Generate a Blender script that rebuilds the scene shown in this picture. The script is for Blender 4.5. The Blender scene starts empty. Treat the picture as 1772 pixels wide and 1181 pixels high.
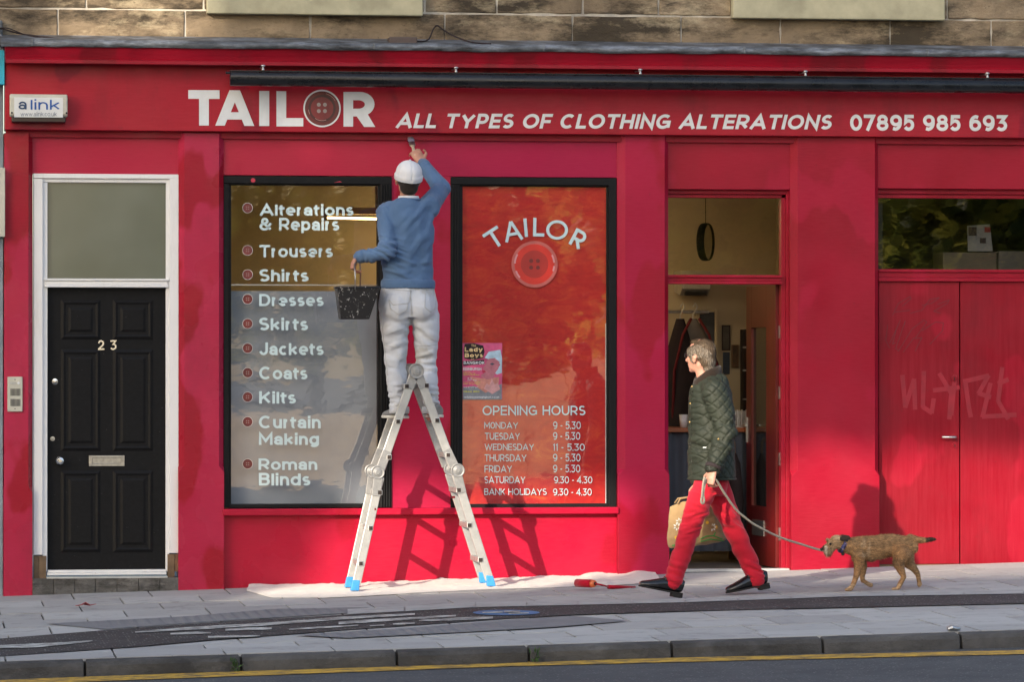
import bpy, bmesh, math, random
import numpy as np
from mathutils import Vector, Matrix, noise, Euler
random.seed(7)
S = bpy.context.scene
COL = S.collection
rad = math.radians

# ---------------------------------------------------------------- camera
FPX, CXP, CYP, YAW, PITCH = 7200.0, 886.0, 590.5, rad(8.196), math.atan(49.5/7200)
DIST, CAMZ = 28.8, 1.45
CAM = Vector((-DIST*math.sin(YAW), -DIST*math.cos(YAW), CAMZ))
cam = bpy.data.cameras.new('camera'); cam_o = bpy.data.objects.new('camera', cam); COL.objects.link(cam_o)
cam.sensor_width = 36; cam.lens = FPX/1772*36; cam.clip_start = .5; cam.clip_end = 2000
cam_o.location = CAM; cam_o.rotation_euler = (rad(90)+PITCH, 0, -YAW)
S.camera = cam_o

# ---------------------------------------------------------------- sky, sun, exposure
SUN_DIR = Vector((.70, 1.0, -.43)).normalized()          # the way the light travels
w = bpy.data.worlds.new('World'); S.world = w; w.use_nodes = True
wn = w.node_tree.nodes; wl = w.node_tree.links
sky = wn.new('ShaderNodeTexSky'); sky.sky_type = 'NISHITA'; sky.sun_disc = False
sky.sun_elevation = math.asin(-SUN_DIR.z); sky.sun_rotation = math.atan2(-SUN_DIR.x, -SUN_DIR.y)
sky.air_density = 1.0; sky.dust_density = 3.0; sky.ozone_density = 1.0
wl.new(sky.outputs[0], wn['Background'].inputs[0]); wn['Background'].inputs[1].default_value = .15
sl = bpy.data.lights.new('sun', 'SUN'); sl.energy = 2.9; sl.angle = rad(.53); sl.color = (1, .87, .70)
so = bpy.data.objects.new('sun', sl); COL.objects.link(so); so.rotation_euler = SUN_DIR.to_track_quat('-Z', 'Y').to_euler()
so.location = (-20, -30, 14)
S.view_settings.view_transform = 'Standard'; S.view_settings.look = 'None'
S.view_settings.exposure = 1.32; S.view_settings.gamma = 1
S.render.engine = 'CYCLES'; S.cycles.use_denoising = True
S.cycles.max_bounces = 8; S.cycles.transparent_max_bounces = 16; S.cycles.caustics_reflective = False; S.cycles.caustics_refractive = False

# ---------------------------------------------------------------- pixel <-> place
_f = Vector((math.sin(YAW)*math.cos(PITCH), math.cos(YAW)*math.cos(PITCH), math.sin(PITCH)))
_r = Vector((math.cos(YAW), -math.sin(YAW), 0)); _u = _r.cross(_f)
def ray(px, py): return _f + _r*((px-CXP)/FPX) - _u*((py-CYP)/FPX)
def P(px, py, Y=0.0):
    d = ray(px, py); t = (Y-CAM.y)/d.y
    return CAM + d*t
def PX(px, Y=0.0): return P(px, 640, Y).x
def PZ(py, Y=0.0, px=886): return P(px, py, Y).z
SLX, SLY = .0257, .010
def gz(x, y): return SLX*x + SLY*y
def G(px, py, up=0.0):
    d = ray(px, py); t = (gz(CAM.x, CAM.y)+up-CAM.z)/(d.z-SLX*d.x-SLY*d.y)
    return CAM + d*t

# ---------------------------------------------------------------- mesh helpers
class MB:
    def __init__(s): s.v = []; s.f = []
    def add(s, vs, fs):
        b = len(s.v); s.v += [Vector(v) for v in vs]; s.f += [tuple(i+b for i in f) for f in fs]; return s
    def box(s, x0, x1, y0, y1, z0, z1, m=None):
        vs = [(x, y, z) for x in (x0, x1) for y in (y0, y1) for z in (z0, z1)]
        if m is not None: vs = [m @ Vector(v) for v in vs]
        return s.add(vs, [(0,1,3,2),(4,6,7,5),(0,4,5,1),(2,3,7,6),(0,2,6,4),(1,5,7,3)])
    def rect(s, p0, p1, q0, q1, Yf, Yb):                   # box whose front fills a rectangle seen on the wall
        a = P(p0, (q0+q1)/2, Yf); b = P(p1, (q0+q1)/2, Yf); m = (p0+p1)/2
        return s.box(a.x, b.x, Yf, Yb, P(m, q1, Yf).z, P(m, q0, Yf).z)
    def poly(s, pts): return s.add(pts, [tuple(range(len(pts)))])
    def extr(s, pts, vec):
        n = len(pts); vec = Vector(vec); vs = [Vector(p) for p in pts] + [Vector(p)+vec for p in pts]
        fs = [tuple(range(n)), tuple(range(2*n-1, n-1, -1))] + [(i, i+n, (i+1) % n+n, (i+1) % n) for i in range(n)]
        return s.add(vs, fs)
    def loft(s, pts, secs, n=12, up=(0, 1, 0), caps=True):
        pts = [Vector(p) for p in pts]; vs = []; fs = []; up = Vector(up)
        for i, p in enumerate(pts):
            t = (pts[min(i+1, len(pts)-1)] - pts[max(i-1, 0)]).normalized()
            a = t.cross(up)
            a = a.normalized() if a.length > 1e-4 else t.orthogonal().normalized()
            b = a.cross(t).normalized(); sc = secs[i]
            if not hasattr(sc, '__len__'): sc = (sc, sc)
            for k in range(n):
                q = 2*math.pi*k/n
                vs.append(p + a*(sc[0]*math.cos(q)) + b*(sc[1]*math.sin(q)))
        for i in range(len(pts)-1):
            for k in range(n):
                k2 = (k+1) % n; fs.append((i*n+k, i*n+k2, (i+1)*n+k2, (i+1)*n+k))
        if caps: fs += [tuple(range(n-1, -1, -1)), tuple(range((len(pts)-1)*n, len(pts)*n))]
        return s.add(vs, fs)
    def tube(s, pts, r, n=8):
        return s.loft(pts, [r]*len(pts) if not hasattr(r, '__len__') else r, n, up=(.13, .2, .97))
    def ell(s, c, r, m=None, n=12, k=8):
        c = Vector(c); vs = []; fs = []
        if not hasattr(r, '__len__'): r = (r, r, r)
        for i in range(k+1):
            th = math.pi*(i+.001*(i == 0)-.001*(i == k))/k
            for j in range(n):
                ph = 2*math.pi*j/n
                p = Vector((r[0]*math.sin(th)*math.cos(ph), r[1]*math.sin(th)*math.sin(ph), r[2]*math.cos(th)))
                vs.append(c + (m @ p if m is not None else p))
        for i in range(k):
            for j in range(n):
                j2 = (j+1) % n; fs.append((i*n+j, (i+1)*n+j, (i+1)*n+j2, i*n+j2))
        fs += [tuple(range(n)), tuple(range((k+1)*n-1, k*n-1, -1))]
        return s.add(vs, fs)
    def cap(s, pts, rs, n=10, up=(.1, .95, .2)):            # rounded limb: loft with balls at its joints
        s.loft(pts, rs, n, up)
        for p, r in zip(pts, rs): s.ell(p, (r if not hasattr(r, '__len__') else min(r))*.985, None, n, 6)
        return s
    def lathe(s, prof, o, axis=(0, -1, 0), n=24):           # prof: (radius, distance along axis)
        o = Vector(o); ax = Vector(axis).normalized(); a = ax.orthogonal().normalized(); b = ax.cross(a); vs = []; fs = []
        for r, h in prof:
            for k in range(n):
                q = 2*math.pi*k/n; vs.append(o + ax*h + (a*math.cos(q)+b*math.sin(q))*max(r, 1e-5))
        for i in range(len(prof)-1):
            for k in range(n):
                k2 = (k+1) % n; fs.append((i*n+k, i*n+k2, (i+1)*n+k2, (i+1)*n+k))
        fs += [tuple(range(n-1, -1, -1)), tuple(range((len(prof)-1)*n, len(prof)*n))]
        return s.add(vs, fs)
    def mesh(s, name, fix=True):
        me = bpy.data.meshes.new(name); me.from_pydata([tuple(v) for v in s.v], [], s.f); me.update()
        if fix:
            bm = bmesh.new(); bm.from_mesh(me); bmesh.ops.recalc_face_normals(bm, faces=bm.faces); bm.to_mesh(me); bm.free()
        return me
    def build(s, name, mat, parent=None, smooth=False, bevel=0, fix=True, seg=2):
        return link(name, s.mesh(name, fix), mat, parent, smooth, bevel, seg)

def link(name, me, mat, parent=None, smooth=False, bevel=0, seg=2):
    o = bpy.data.objects.new(name, me); COL.objects.link(o); me.materials.append(mat)
    if smooth:
        me.polygons.foreach_set('use_smooth', [True]*len(me.polygons))
    if bevel:
        b = o.modifiers.new('bevel', 'BEVEL'); b.width = bevel; b.segments = seg; b.limit_method = 'ANGLE'; b.angle_limit = rad(40)
        b.harden_normals = False
    if parent: adopt(o, parent)
    return o
def origin_of(p):
    m = Matrix.Identity(4)
    while p is not None:
        m = p.matrix_basis if p.parent is None else m; p = p.parent
    return m
WORLD = {}
def adopt(o, parent):
    o.parent = parent; o.matrix_parent_inverse = (Matrix.Translation(WORLD.get(parent.name, Vector((0, 0, 0))))).inverted()
def tag(o, label=None, cat=None, group=None, kind=None):
    for k, v in (('label', label), ('category', cat), ('group', group), ('kind', kind)):
        if v: o[k] = v
    return o
def thing(name, label, cat, loc=(0, 0, 0), group=None):
    o = bpy.data.objects.new(name, None); COL.objects.link(o); o.location = loc; o.empty_display_size = .1
    WORLD[o.name] = Vector(loc); return tag(o, label, cat, group)

# ---------------------------------------------------------------- material helpers
def lin(c):
    if isinstance(c, str):
        c = [int(c[i:i+2], 16)/255 for i in (0, 2, 4)]
        return tuple(x/12.92 if x < .04045 else ((x+.055)/1.055)**2.4 for x in c)
    return tuple(c)
class NM:
    def __init__(s, name):
        s.m = bpy.data.materials.new(name); s.m.use_nodes = True; s.t = s.m.node_tree; s.n = s.t.nodes; s.l = s.t.links
        s.b = s.n['Principled BSDF']; s.out = s.n['Material Output']; s.tc = s.n.new('ShaderNodeTexCoord')
    def co(s, scale=(1, 1, 1), kind='Object', loc=(0, 0, 0), rot=(0, 0, 0)):
        m = s.n.new('ShaderNodeMapping'); s.l.new(s.tc.outputs[kind], m.inputs[0])
        m.inputs['Scale'].default_value = scale; m.inputs['Location'].default_value = loc; m.inputs['Rotation'].default_value = rot
        return m.outputs[0]
    def noise(s, scale=5, detail=5, rough=.55, co=None, dist=0, kind='Object'):
        t = s.n.new('ShaderNodeTexNoise'); t.inputs['Scale'].default_value = scale; t.inputs['Detail'].default_value = detail
        t.inputs['Roughness'].default_value = rough; t.inputs['Distortion'].default_value = dist
        s.l.new(co if co is not None else s.tc.outputs[kind], t.inputs['Vector']); return t.outputs[0]
    def ramp(s, x, stops):
        r = s.n.new('ShaderNodeValToRGB'); e = r.color_ramp.elements
        while len(e) < len(stops): e.new(.5)
        for k, (p, c) in zip(e, stops):
            k.position = p; k.color = tuple(lin(c))+(1,) if not isinstance(c, (int, float)) else (c, c, c, 1)
        s.l.new(x, r.inputs[0]); return r.outputs[0]
    def mix(s, fac, a, b, mode='MIX'):
        m = s.n.new('ShaderNodeMix'); m.data_type = 'RGBA'; m.blend_type = mode
        for i, v in ((0, fac), (6, a), (7, b)):
            if hasattr(v, 'is_output'): s.l.new(v, m.inputs[i])
            elif i == 0: m.inputs[0].default_value = v
            else: m.inputs[i].default_value = tuple(lin(v))+(1,)
        return m.outputs[2]
    def math(s, op, a, b=0.0):
        m = s.n.new('ShaderNodeMath'); m.operation = op
        for i, v in ((0, a), (1, b)):
            if hasattr(v, 'is_output'): s.l.new(v, m.inputs[i])
            else: m.inputs[i].default_value = v
        return m.outputs[0]
    def xyz(s, kind='Object'):
        x = s.n.new('ShaderNodeSeparateXYZ'); s.l.new(s.tc.outputs[kind], x.inputs[0]); return x.outputs
    def island(s):
        g = s.n.new('ShaderNodeNewGeometry'); return g.outputs['Random Per Island']
    def bump(s, h, strength=.3, dist=.01):
        b = s.n.new('ShaderNodeBump'); b.inputs['Strength'].default_value = strength; b.inputs['Distance'].default_value = dist
        s.l.new(h, b.inputs['Height'])
        if s.b.inputs['Normal'].links: s.l.new(s.b.inputs['Normal'].links[0].from_socket, b.inputs['Normal'])
        s.l.new(b.outputs[0], s.b.inputs['Normal'])
    def set(s, **k):
        names = dict(col='Base Color', rough='Roughness', metal='Metallic', spec='Specular IOR Level', coat='Coat Weight', coatr='Coat Roughness',
                     sheen='Sheen Weight', sss='Subsurface Weight', ior='IOR', emis='Emission Color', emiss='Emission Strength', alpha='Alpha')
        for q, v in k.items():
            i = s.b.inputs[names[q]]
            if hasattr(v, 'is_output'): s.l.new(v, i)
            elif q in ('col', 'emis'): i.default_value = tuple(lin(v))+(1,)
            else: i.default_value = v
        return s
def simple(name, col, rough=.6, metal=0, var=.15, scale=12, bump=.1, bscale=None, spec=.5, dist=.005, **kw):
    m = NM(name); c = lin(col)
    n = m.noise(scale, 6, .6)
    m.set(col=m.ramp(n, [(.3, tuple(x*(1-var) for x in c)), (.7, tuple(min(1, x*(1+var)) for x in c))]), rough=rough, metal=metal, spec=spec, **kw)
    if bump: m.bump(m.noise(bscale or scale*6, 4), bump, dist)
    return m.m

# ---------------------------------------------------------------- materials of the place
def paint(name, faded, fresh, touch, lo=.5, rough=(.28, .5), streak=.045, grime=.0, split=None, vert=False):
    """brushed masonry paint: old and new coats in patches, brush streaks, rollered grain"""
    m = NM(name)
    big = m.noise(1.1, 3, .5, dist=.4)
    patch = m.ramp(m.noise(2.3, 3, .45, m.co((1, 1, .6))), [(lo, 0.0), (lo+.035, 1.0)])
    c = m.mix(m.ramp(big, [(.35, 0.0), (.65, 1.0)]), faded, fresh)
    c = m.mix(m.math('MULTIPLY', patch, .8), c, touch)
    if split:
        wob = m.math('ADD', m.xyz()[0], m.math('MULTIPLY', m.noise(2.5, 4), .35))
        c = m.mix(m.ramp(m.math('ADD', m.math('SUBTRACT', wob, split[0]+.175), .5), [(.44, 0.0), (.56, 1.0)]), c, split[1])
    st = m.noise(1.0, 5, .6, m.co((60, 60, 3) if vert else (13, 60, 95)))
    c = m.mix(streak, c, m.ramp(st, [(.3, (.12, .004, .01)), (.7, (.85, .14, .2))]), 'MIX') if streak else c
    sp = m.ramp(m.noise(38, 2, .5), [(.70, 0.0), (.76, 1.0)])
    c = m.mix(m.math('MULTIPLY', sp, .35), c, (.12, .02, .02))
    if grime:
        g = m.ramp(m.noise(3.2, 8, .72, m.co((1, 1, .45), loc=(4, 0, 2))), [(.5, 0.0), (.72, 1.0)])
        c = m.mix(m.math('MULTIPLY', g, grime), c, (.06, .012, .015))
    ch = m.ramp(m.noise(19, 6, .75, m.co((1, 1, 1.4), loc=(7, 1, 3))), [(.735, 0.0), (.75, 1.0)]); c = m.mix(m.math('MULTIPLY', ch, .55), c, (.30, .16, .17))
    m.set(col=c, rough=m.ramp(m.noise(3, 4, .5), [(.3, rough[0]), (.7, rough[1])]), spec=.22)
    m.bump(m.noise(160, 3, .6), .10, .004); m.bump(st, .10, .003); m.bump(m.noise(2.5, 3), .12, .02)
    return m.m
M_WALL = paint('paint_wall', (.37, .008, .050), (.33, .003, .032), (.28, .0012, .014), .55, grime=.12)
M_PANEL = paint('paint_panel', (.42, .016, .044), (.40, .011, .044), (.36, .004, .034), .62, split=(PX(735), (.345, .003, .048)))
M_FASC = paint('paint_fascia', (.37, .011, .024), (.31, .008, .022), (.20, .004, .020), .60, grime=.35)
M_CORN = paint('paint_cornice', (.31, .003, .018), (.25, .003, .015), (.17, .006, .012), .6, grime=.45)
M_LOW = paint('paint_riser', (.40, .004, .030), (.36, .0025, .026), (.31, .0015, .016), .66, rough=(.22, .4), grime=.1)
M_RIGHT = paint('paint_right', (.31, .004, .022), (.25, .002, .014), (.345, .005, .030), .58, grime=.12)
M_DOORR = paint('paint_doors', (.26, .003, .014), (.21, .002, .010), (.31, .0045, .020), .57, vert=True, grime=.25)
M_PILL = paint('paint_pillar', (.42, .020, .065), (.37, .010, .045), (.27, .0010, .009), .50, rough=(.15, .45), grime=.25)

def black_paint():
    m = NM('black_gloss'); n = m.noise(30, 6, .7)
    sp = m.ramp(m.noise(55, 4, .6), [(.69, 0.0), (.73, 1.0)])
    c = m.mix(m.ramp(n, [(.35, 0.0), (.7, 1.0)]), (.006, .006, .0065), (.011, .011, .012))
    m.set(col=m.mix(m.math('MULTIPLY', sp, .25), c, (.16, .15, .14)), rough=m.ramp(n, [(.3, .42), (.7, .62)]), spec=.13)
    m.bump(m.noise(90, 3), .08, .003); return m.m
M_BLACK = black_paint()
M_FRAME = simple('black_frame', (.006, .006, .007), .55, spec=.2, var=.3, scale=20, bump=.08)
def white_paint():
    m = NM('white_paint'); g = m.ramp(m.noise(4, 9, .75, m.co((3, 3, .5))), [(.52, 0.0), (.75, 1.0)])
    ch = m.ramp(m.noise(26, 5, .7), [(.70, 0.0), (.73, 1.0)])
    c = m.mix(m.math('MULTIPLY', g, .35), (.74, .74, .74), (.42, .40, .36)); c = m.mix(m.math('MULTIPLY', ch, .5), c, (.25, .22, .18))
    m.set(col=c, rough=.45); m.bump(m.noise(60, 3), .08, .003); return m.m
M_WHITE = white_paint()
def stone(name, a, b, c, soot=.6, sc=1.0):
    m = NM(name); n = m.noise(2.2*sc, 9, .68, dist=.3)
    col = m.ramp(n, [(.36, a), (.5, b), (.64, c)])
    isl = m.island(); col = m.mix(.35, col, m.ramp(isl, [(0, a), (.5, c), (1, b)]))
    so_ = m.ramp(m.noise(1.6*sc, 8, .72, m.co((.8, 1, 2.2), loc=(3, 1, 5))), [(.45, 0.0), (.58, 1.0)])
    col = m.mix(m.math('MULTIPLY', so_, soot), col, (.022, .019, .015))
    pa = m.ramp(m.noise(2.6*sc, 7, .7, m.co((.7, 1, 1.6), loc=(9, 4, 1))), [(.54, 0.0), (.66, 1.0)]); col = m.mix(m.math('MULTIPLY', pa, .6*soot), col, tuple(min(.6, x*1.9) for x in c))
    sp = m.ramp(m.noise(45*sc, 3), [(.66, 0.0), (.72, 1.0)]); col = m.mix(m.math('MULTIPLY', sp, .5), col, (.03, .026, .02))
    m.set(col=col, rough=.92, spec=.2); m.bump(m.noise(30*sc, 8, .7, m.co((1, 1, 2.5))), .7, .012); m.bump(n, .6, .04); return m.m
M_STONE = stone('sandstone', (.13, .098, .068), (.235, .178, .118), (.34, .26, .172), .84)
M_MORTAR = simple('lime_mortar', (.46, .42, .36), .95, var=.35, scale=9, bump=.4)
M_SILL = simple('painted_stone', (.40, .37, .25), .8, var=.22, scale=5, bump=.25, bscale=40)
def lead_mat():
    m = NM('lead'); n = m.noise(5, 8, .7, m.co((1.2, 1, 5)))
    m.set(col=m.ramp(n, [(.32, (.025, .025, .026)), (.5, (.11, .12, .135)), (.72, (.30, .33, .38))]), rough=.5, metal=.25); m.bump(m.noise(9, 4), .3, .02); return m.m
M_LEAD = lead_mat()
def tube_mat():
    m = NM('awning_black'); n = m.noise(4, 7, .65, m.co((1.5, 3, 3)))
    m.set(col=m.ramp(n, [(.35, (.004, .0045, .006)), (.7, (.013, .015, .020))]), rough=m.ramp(n, [(.3, .18), (.7, .40)]), spec=.38); m.bump(m.noise(12, 4), .12, .01); return m.m
M_TUBE = tube_mat()
M_LETTER = simple('letter_white', (.66, .68, .70), .5, var=.06, scale=14, bump=.05)
M_VINYL = simple('letter_pale_blue', (.52, .66, .69), .5, var=.04, scale=20, bump=0)
M_CHROME = simple('chrome', (.62, .62, .62), .22, 1, var=.08, scale=30, bump=.03)
M_STEEL = simple('brushed_steel', (.5, .5, .49), .4, 1, var=.15, scale=40, bump=.06)
M_BRASS = simple('aged_nickel', (.42, .40, .36), .35, .9, var=.25, scale=30, bump=.05)
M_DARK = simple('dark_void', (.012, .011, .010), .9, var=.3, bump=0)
def glass_mat(name='glass', refl=1.0, tint=(1, 1, 1), wav=.09):
    m = NM(name); m.n.remove(m.b)
    tr = m.n.new('ShaderNodeBsdfTransparent'); tr.inputs[0].default_value = tuple(tint)+(1,)
    gl = m.n.new('ShaderNodeBsdfGlossy'); gl.inputs['Roughness'].default_value = .015
    lw = m.n.new('ShaderNodeLayerWeight'); lw.inputs[0].default_value = .5
    sch = m.math('ADD', m.math('MULTIPLY', m.math('POWER', lw.outputs['Facing'], 5.0), .957), .043)      # the same from both sides
    mx = m.n.new('ShaderNodeMixShader'); f = m.math('MINIMUM', m.math('MULTIPLY', sch, 3.2*refl), 1.0)
    b = m.n.new('ShaderNodeBump'); b.inputs['Strength'].default_value = wav; b.inputs['Distance'].default_value = .004
    m.l.new(m.noise(3.2, 3, .5, m.co((1, 1, 1.6))), b.inputs['Height']); m.l.new(b.outputs[0], gl.inputs['Normal'])
    m.l.new(f, mx.inputs[0]); m.l.new(tr.outputs[0], mx.inputs[1]); m.l.new(gl.outputs[0], mx.inputs[2]); m.l.new(mx.outputs[0], m.out.inputs[0])
    return m.m
M_GLASS = glass_mat()
def frosted():
    m = NM('frosted_glass'); n = m.noise(1.6, 3, .5)
    m.set(col=m.ramp(n, [(.3, (.075, .090, .070)), (.7, (.105, .125, .105))]), rough=.16, spec=.65); m.bump(m.noise(3, 3), .1, .01); return m.m
M_FROST = frosted()

# ---------------------------------------------------------------- writing
def _arc(cx, cy, rx, ry, a0, a1, n=14): return [(cx+rx*math.cos(rad(a0+(a1-a0)*i/n)), cy+ry*math.sin(rad(a0+(a1-a0)*i/n))) for i in range(n+1)]
def _glyphs():
    g = {}; A = _arc; X = .74                               # X: height of small letters; every stroke is a centre line in a unit box
    def put(ch, w, *st, h=1.0, y=0.0): g[ch] = (w, h, y, st)
    put('A', .98, [(0, 0), (.5, 1), (1, 0)], [(.2, .27), (.8, .27)]); put('B', .74, [(0, 0), (0, 1)], [(0, 1), (.6, 1)]+A(.6, .77, .34, .23, 90, -90, 8)+[(0, .54)], [(.55, .54), (.62, .54)]+A(.62, .27, .38, .27, 90, -90, 8)+[(0, 0)])
    put('C', .90, A(.52, .5, .52, .5, 48, 312, 22)); put('D', .84, [(0, 0), (0, 1)], [(0, 1), (.45, 1)]+A(.45, .5, .55, .5, 90, -90)+[(0, 0)])
    put('E', .68, [(0, 0), (0, 1)], [(0, 1), (1, 1)], [(0, .5), (.92, .5)], [(0, 0), (1, 0)]); put('F', .66, [(0, 0), (0, 1)], [(0, 1), (1, 1)], [(0, .47), (.9, .47)])
    put('G', .92, A(.52, .5, .52, .5, 48, 318, 22), [(.98, .10), (.98, .46), (.56, .46)]); put('H', .82, [(0, 0), (0, 1)], [(1, 0), (1, 1)], [(0, .5), (1, .5)]); put('I', .0, [(.5, 0), (.5, 1)])
    put('J', .62, [(1, 1), (1, .32)]+A(.48, .32, .52, .32, 0, -150, 10)); put('K', .80, [(0, 0), (0, 1)], [(1, 1), (.06, .36)], [(.36, .55), (1, 0)]); put('L', .64, [(0, 1), (0, 0), (1, 0)])
    put('M', .96, [(0, 0), (0, 1), (.5, .28), (1, 1), (1, 0)]); put('N', .84, [(0, 0), (0, 1), (1, 0), (1, 1)]); put('O', 1.0, A(.5, .5, .5, .5, 0, 360, 30)); put('P', .72, [(0, 0), (0, 1)], [(0, 1), (.52, 1)]+A(.52, .69, .48, .31, 90, -90, 10)+[(0, .38)])
    put('R', .78, [(0, 0), (0, 1)], [(0, 1), (.52, 1)]+A(.52, .70, .46, .30, 90, -90, 10)+[(0, .40)], [(.46, .40), (1, 0)]); put('S', .70, A(.5, .755, .47, .245, 35, 250, 12)+A(.5, .255, .5, .255, 70, -145, 12))
    put('T', .78, [(0, 1), (1, 1)], [(.5, 1), (.5, 0)]); put('U', .82, [(0, 1), (0, .42)]+A(.5, .42, .5, .42, 180, 360)+[(1, 1)]); put('V', .94, [(0, 1), (.5, 0), (1, 1)]); put('W', 1.35, [(0, 1), (.26, 0), (.5, .95), (.74, 0), (1, 1)]); put('Y', .90, [(0, 1), (.5, .42), (1, 1)], [(.5, .42), (.5, 0)])
    put('0', .78, A(.5, .5, .5, .5, 0, 360, 26)); put('1', .30, [(1, 0), (1, 1), (0, .82)]); put('2', .70, A(.48, .70, .46, .30, 160, -20, 12)+[(.86, .52), (.0, 0)], [(0, 0), (1, 0)]); put('3', .72, [(.05, 1), (.92, 1), (.45, .6)]+A(.45, .30, .52, .30, 80, -150, 12)); put('4', .8, [(.74, 0), (.74, 1), (0, .28), (1, .28)])
    put('5', .70, [(.92, 1), (.12, 1), (.08, .56)]+A(.46, .33, .52, .33, 125, -150, 14)); put('6', .76, A(.5, .32, .5, .32, 0, 360, 20), [(.84, .94)]+A(.62, .5, .62, .5, 95, 195, 10)); put('7', .72, [(0, 1), (1, 1), (.32, 0)]); put('8', .76, A(.5, .755, .42, .245, 0, 360, 18), A(.5, .27, .5, .27, 0, 360, 20)); put('9', .76, A(.5, .68, .5, .32, 0, 360, 20), [(.16, .06)]+A(.38, .5, .62, .5, -85, 15, 10))
    put('-', .30, [(0, .42), (1, .42)]); put('.', .0, [(.5, -.02), (.5, .03)]); put('&', .92, [(1, 0), (.18, .70)]+A(.42, .79, .25, .21, 200, -40, 10)+[(.2, .5)]+A(.38, .27, .38, .27, 130, 320, 12)+[(.95, .5)])
    lo = dict(h=X)
    put('a', .62, A(.5, .62, .48, .38, 155, 0, 9)+[(.98, 0)], A(.45, .27, .45, .27, 0, 360, 18), **lo); put('b', .68, [(0, 0), (0, 1.36)], A(.5, .5, .5, .5, 0, 360, 22), **lo); put('d', .68, [(1, 0), (1, 1.36)], A(.5, .5, .5, .5, 0, 360, 22), **lo)
    put('c', .62, A(.54, .5, .54, .5, 50, 310, 18), **lo); put('e', .68, [(.03, .48), (.97, .48)]+A(.5, .5, .5, .5, 0, 308, 22), **lo); put('g', .68, A(.5, .5, .5, .5, 0, 360, 22), [(1, 1), (1, .02)]+A(.5, .0, .5, .34, 0, -145, 10), **lo)
    put('h', .62, [(0, 0), (0, 1.36)], [(0, .55)]+A(.5, .55, .5, .45, 180, 0, 12)+[(1, 0)], **lo); put('i', .0, [(.5, 0), (.5, 1)], [(.5, 1.42), (.5, 1.46)], **lo); put('k', .64, [(0, 0), (0, 1.36)], [(1, 1), (.06, .38)], [(.34, .60), (1, 0)], **lo); put('l', .0, [(.5, 0), (.5, 1.36)], **lo)
    put('m', 1.06, [(0, 0), (0, 1)], [(0, .6)]+A(.25, .6, .25, .4, 180, 0, 10)+[(.5, 0)], [(.5, .6)]+A(.75, .6, .25, .4, 180, 0, 10)+[(1, 0)], **lo); put('n', .62, [(0, 0), (0, 1)], [(0, .55)]+A(.5, .55, .5, .45, 180, 0, 12)+[(1, 0)], **lo); put('o', .70, A(.5, .5, .5, .5, 0, 360, 24), **lo); put('p', .68, [(0, -.36), (0, 1)], A(.5, .5, .5, .5, 0, 360, 22), **lo)
    put('r', .40, [(0, 0), (0, 1)], [(0, .45)]+A(.75, .45, .75, .52, 180, 85, 8), **lo); put('s', .54, A(.5, .745, .46, .255, 35, 250, 10)+A(.5, .255, .5, .255, 70, -145, 10), **lo); put('t', .40, [(.3, 1.26), (.3, .25)]+A(.72, .25, .42, .25, 180, 290, 6), [(-.1, .96), (1, .96)], **lo); put('u', .62, [(0, 1), (0, .45)]+A(.5, .45, .5, .45, 180, 360, 12), [(1, 1), (1, 0)], **lo)
    put('x', .64, [(0, 0), (1, 1)], [(0, 1), (1, 0)], **lo)
    put('w', .98, [(0, 1), (.26, 0), (.5, .95), (.74, 0), (1, 1)], **lo); put('y', .70, [(0, 1), (.5, 0)], [(1, 1), (.34, -.36)], **lo); put('f', .40, [(.3, 0), (.3, 1.05)]+A(.75, 1.05, .45, .28, 180, 95, 6), [(-.1, .96), (.95, .96)], **lo)
    return g
GLY = _glyphs()
def stroke_strip(pts, w):
    """a ribbon of width w along a polyline, mitred, its open ends squared off w/2 further when they run along an axis"""
    p = []
    for q in pts:
        if not p or (Vector(q)-p[-1]).length > 1e-5: p.append(Vector((q[0], q[1])))
    closed = (p[0]-p[-1]).length < 1e-6
    if closed: p = p[:-1]
    n = len(p)
    if not closed:
        for e, f in ((0, 1), (n-1, n-2)):
            d = (p[e]-p[f]); d = d.normalized() if d.length else Vector((0, 1))
            if abs(d.x) < .6 and abs(d.y) > .7 and abs(d.x) > .02: p[e] = p[e]+d*(w*.5)
            elif abs(d.x) < .02 or abs(d.y) < .02: p[e] = p[e]+d*(w*.5)
    L = []; Rr = []
    for i in range(n):
        a = p[i]-p[i-1] if (i or closed) else p[1]-p[0]; b = p[(i+1) % n]-p[i] if (i < n-1 or closed) else a
        a = a.normalized(); b = b.normalized(); t = (a+b); t = t.normalized() if t.length > 1e-3 else a; nn = Vector((-t.y, t.x)); c = max(.38, nn.dot(Vector((-a.y, a.x)))); m = w*.5/c
        L.append(p[i]+nn*m); Rr.append(p[i]-nn*m)
    return [(L[i], L[(i+1) % n], Rr[(i+1) % n], Rr[i]) for i in range(n if closed else n-1)]
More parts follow.
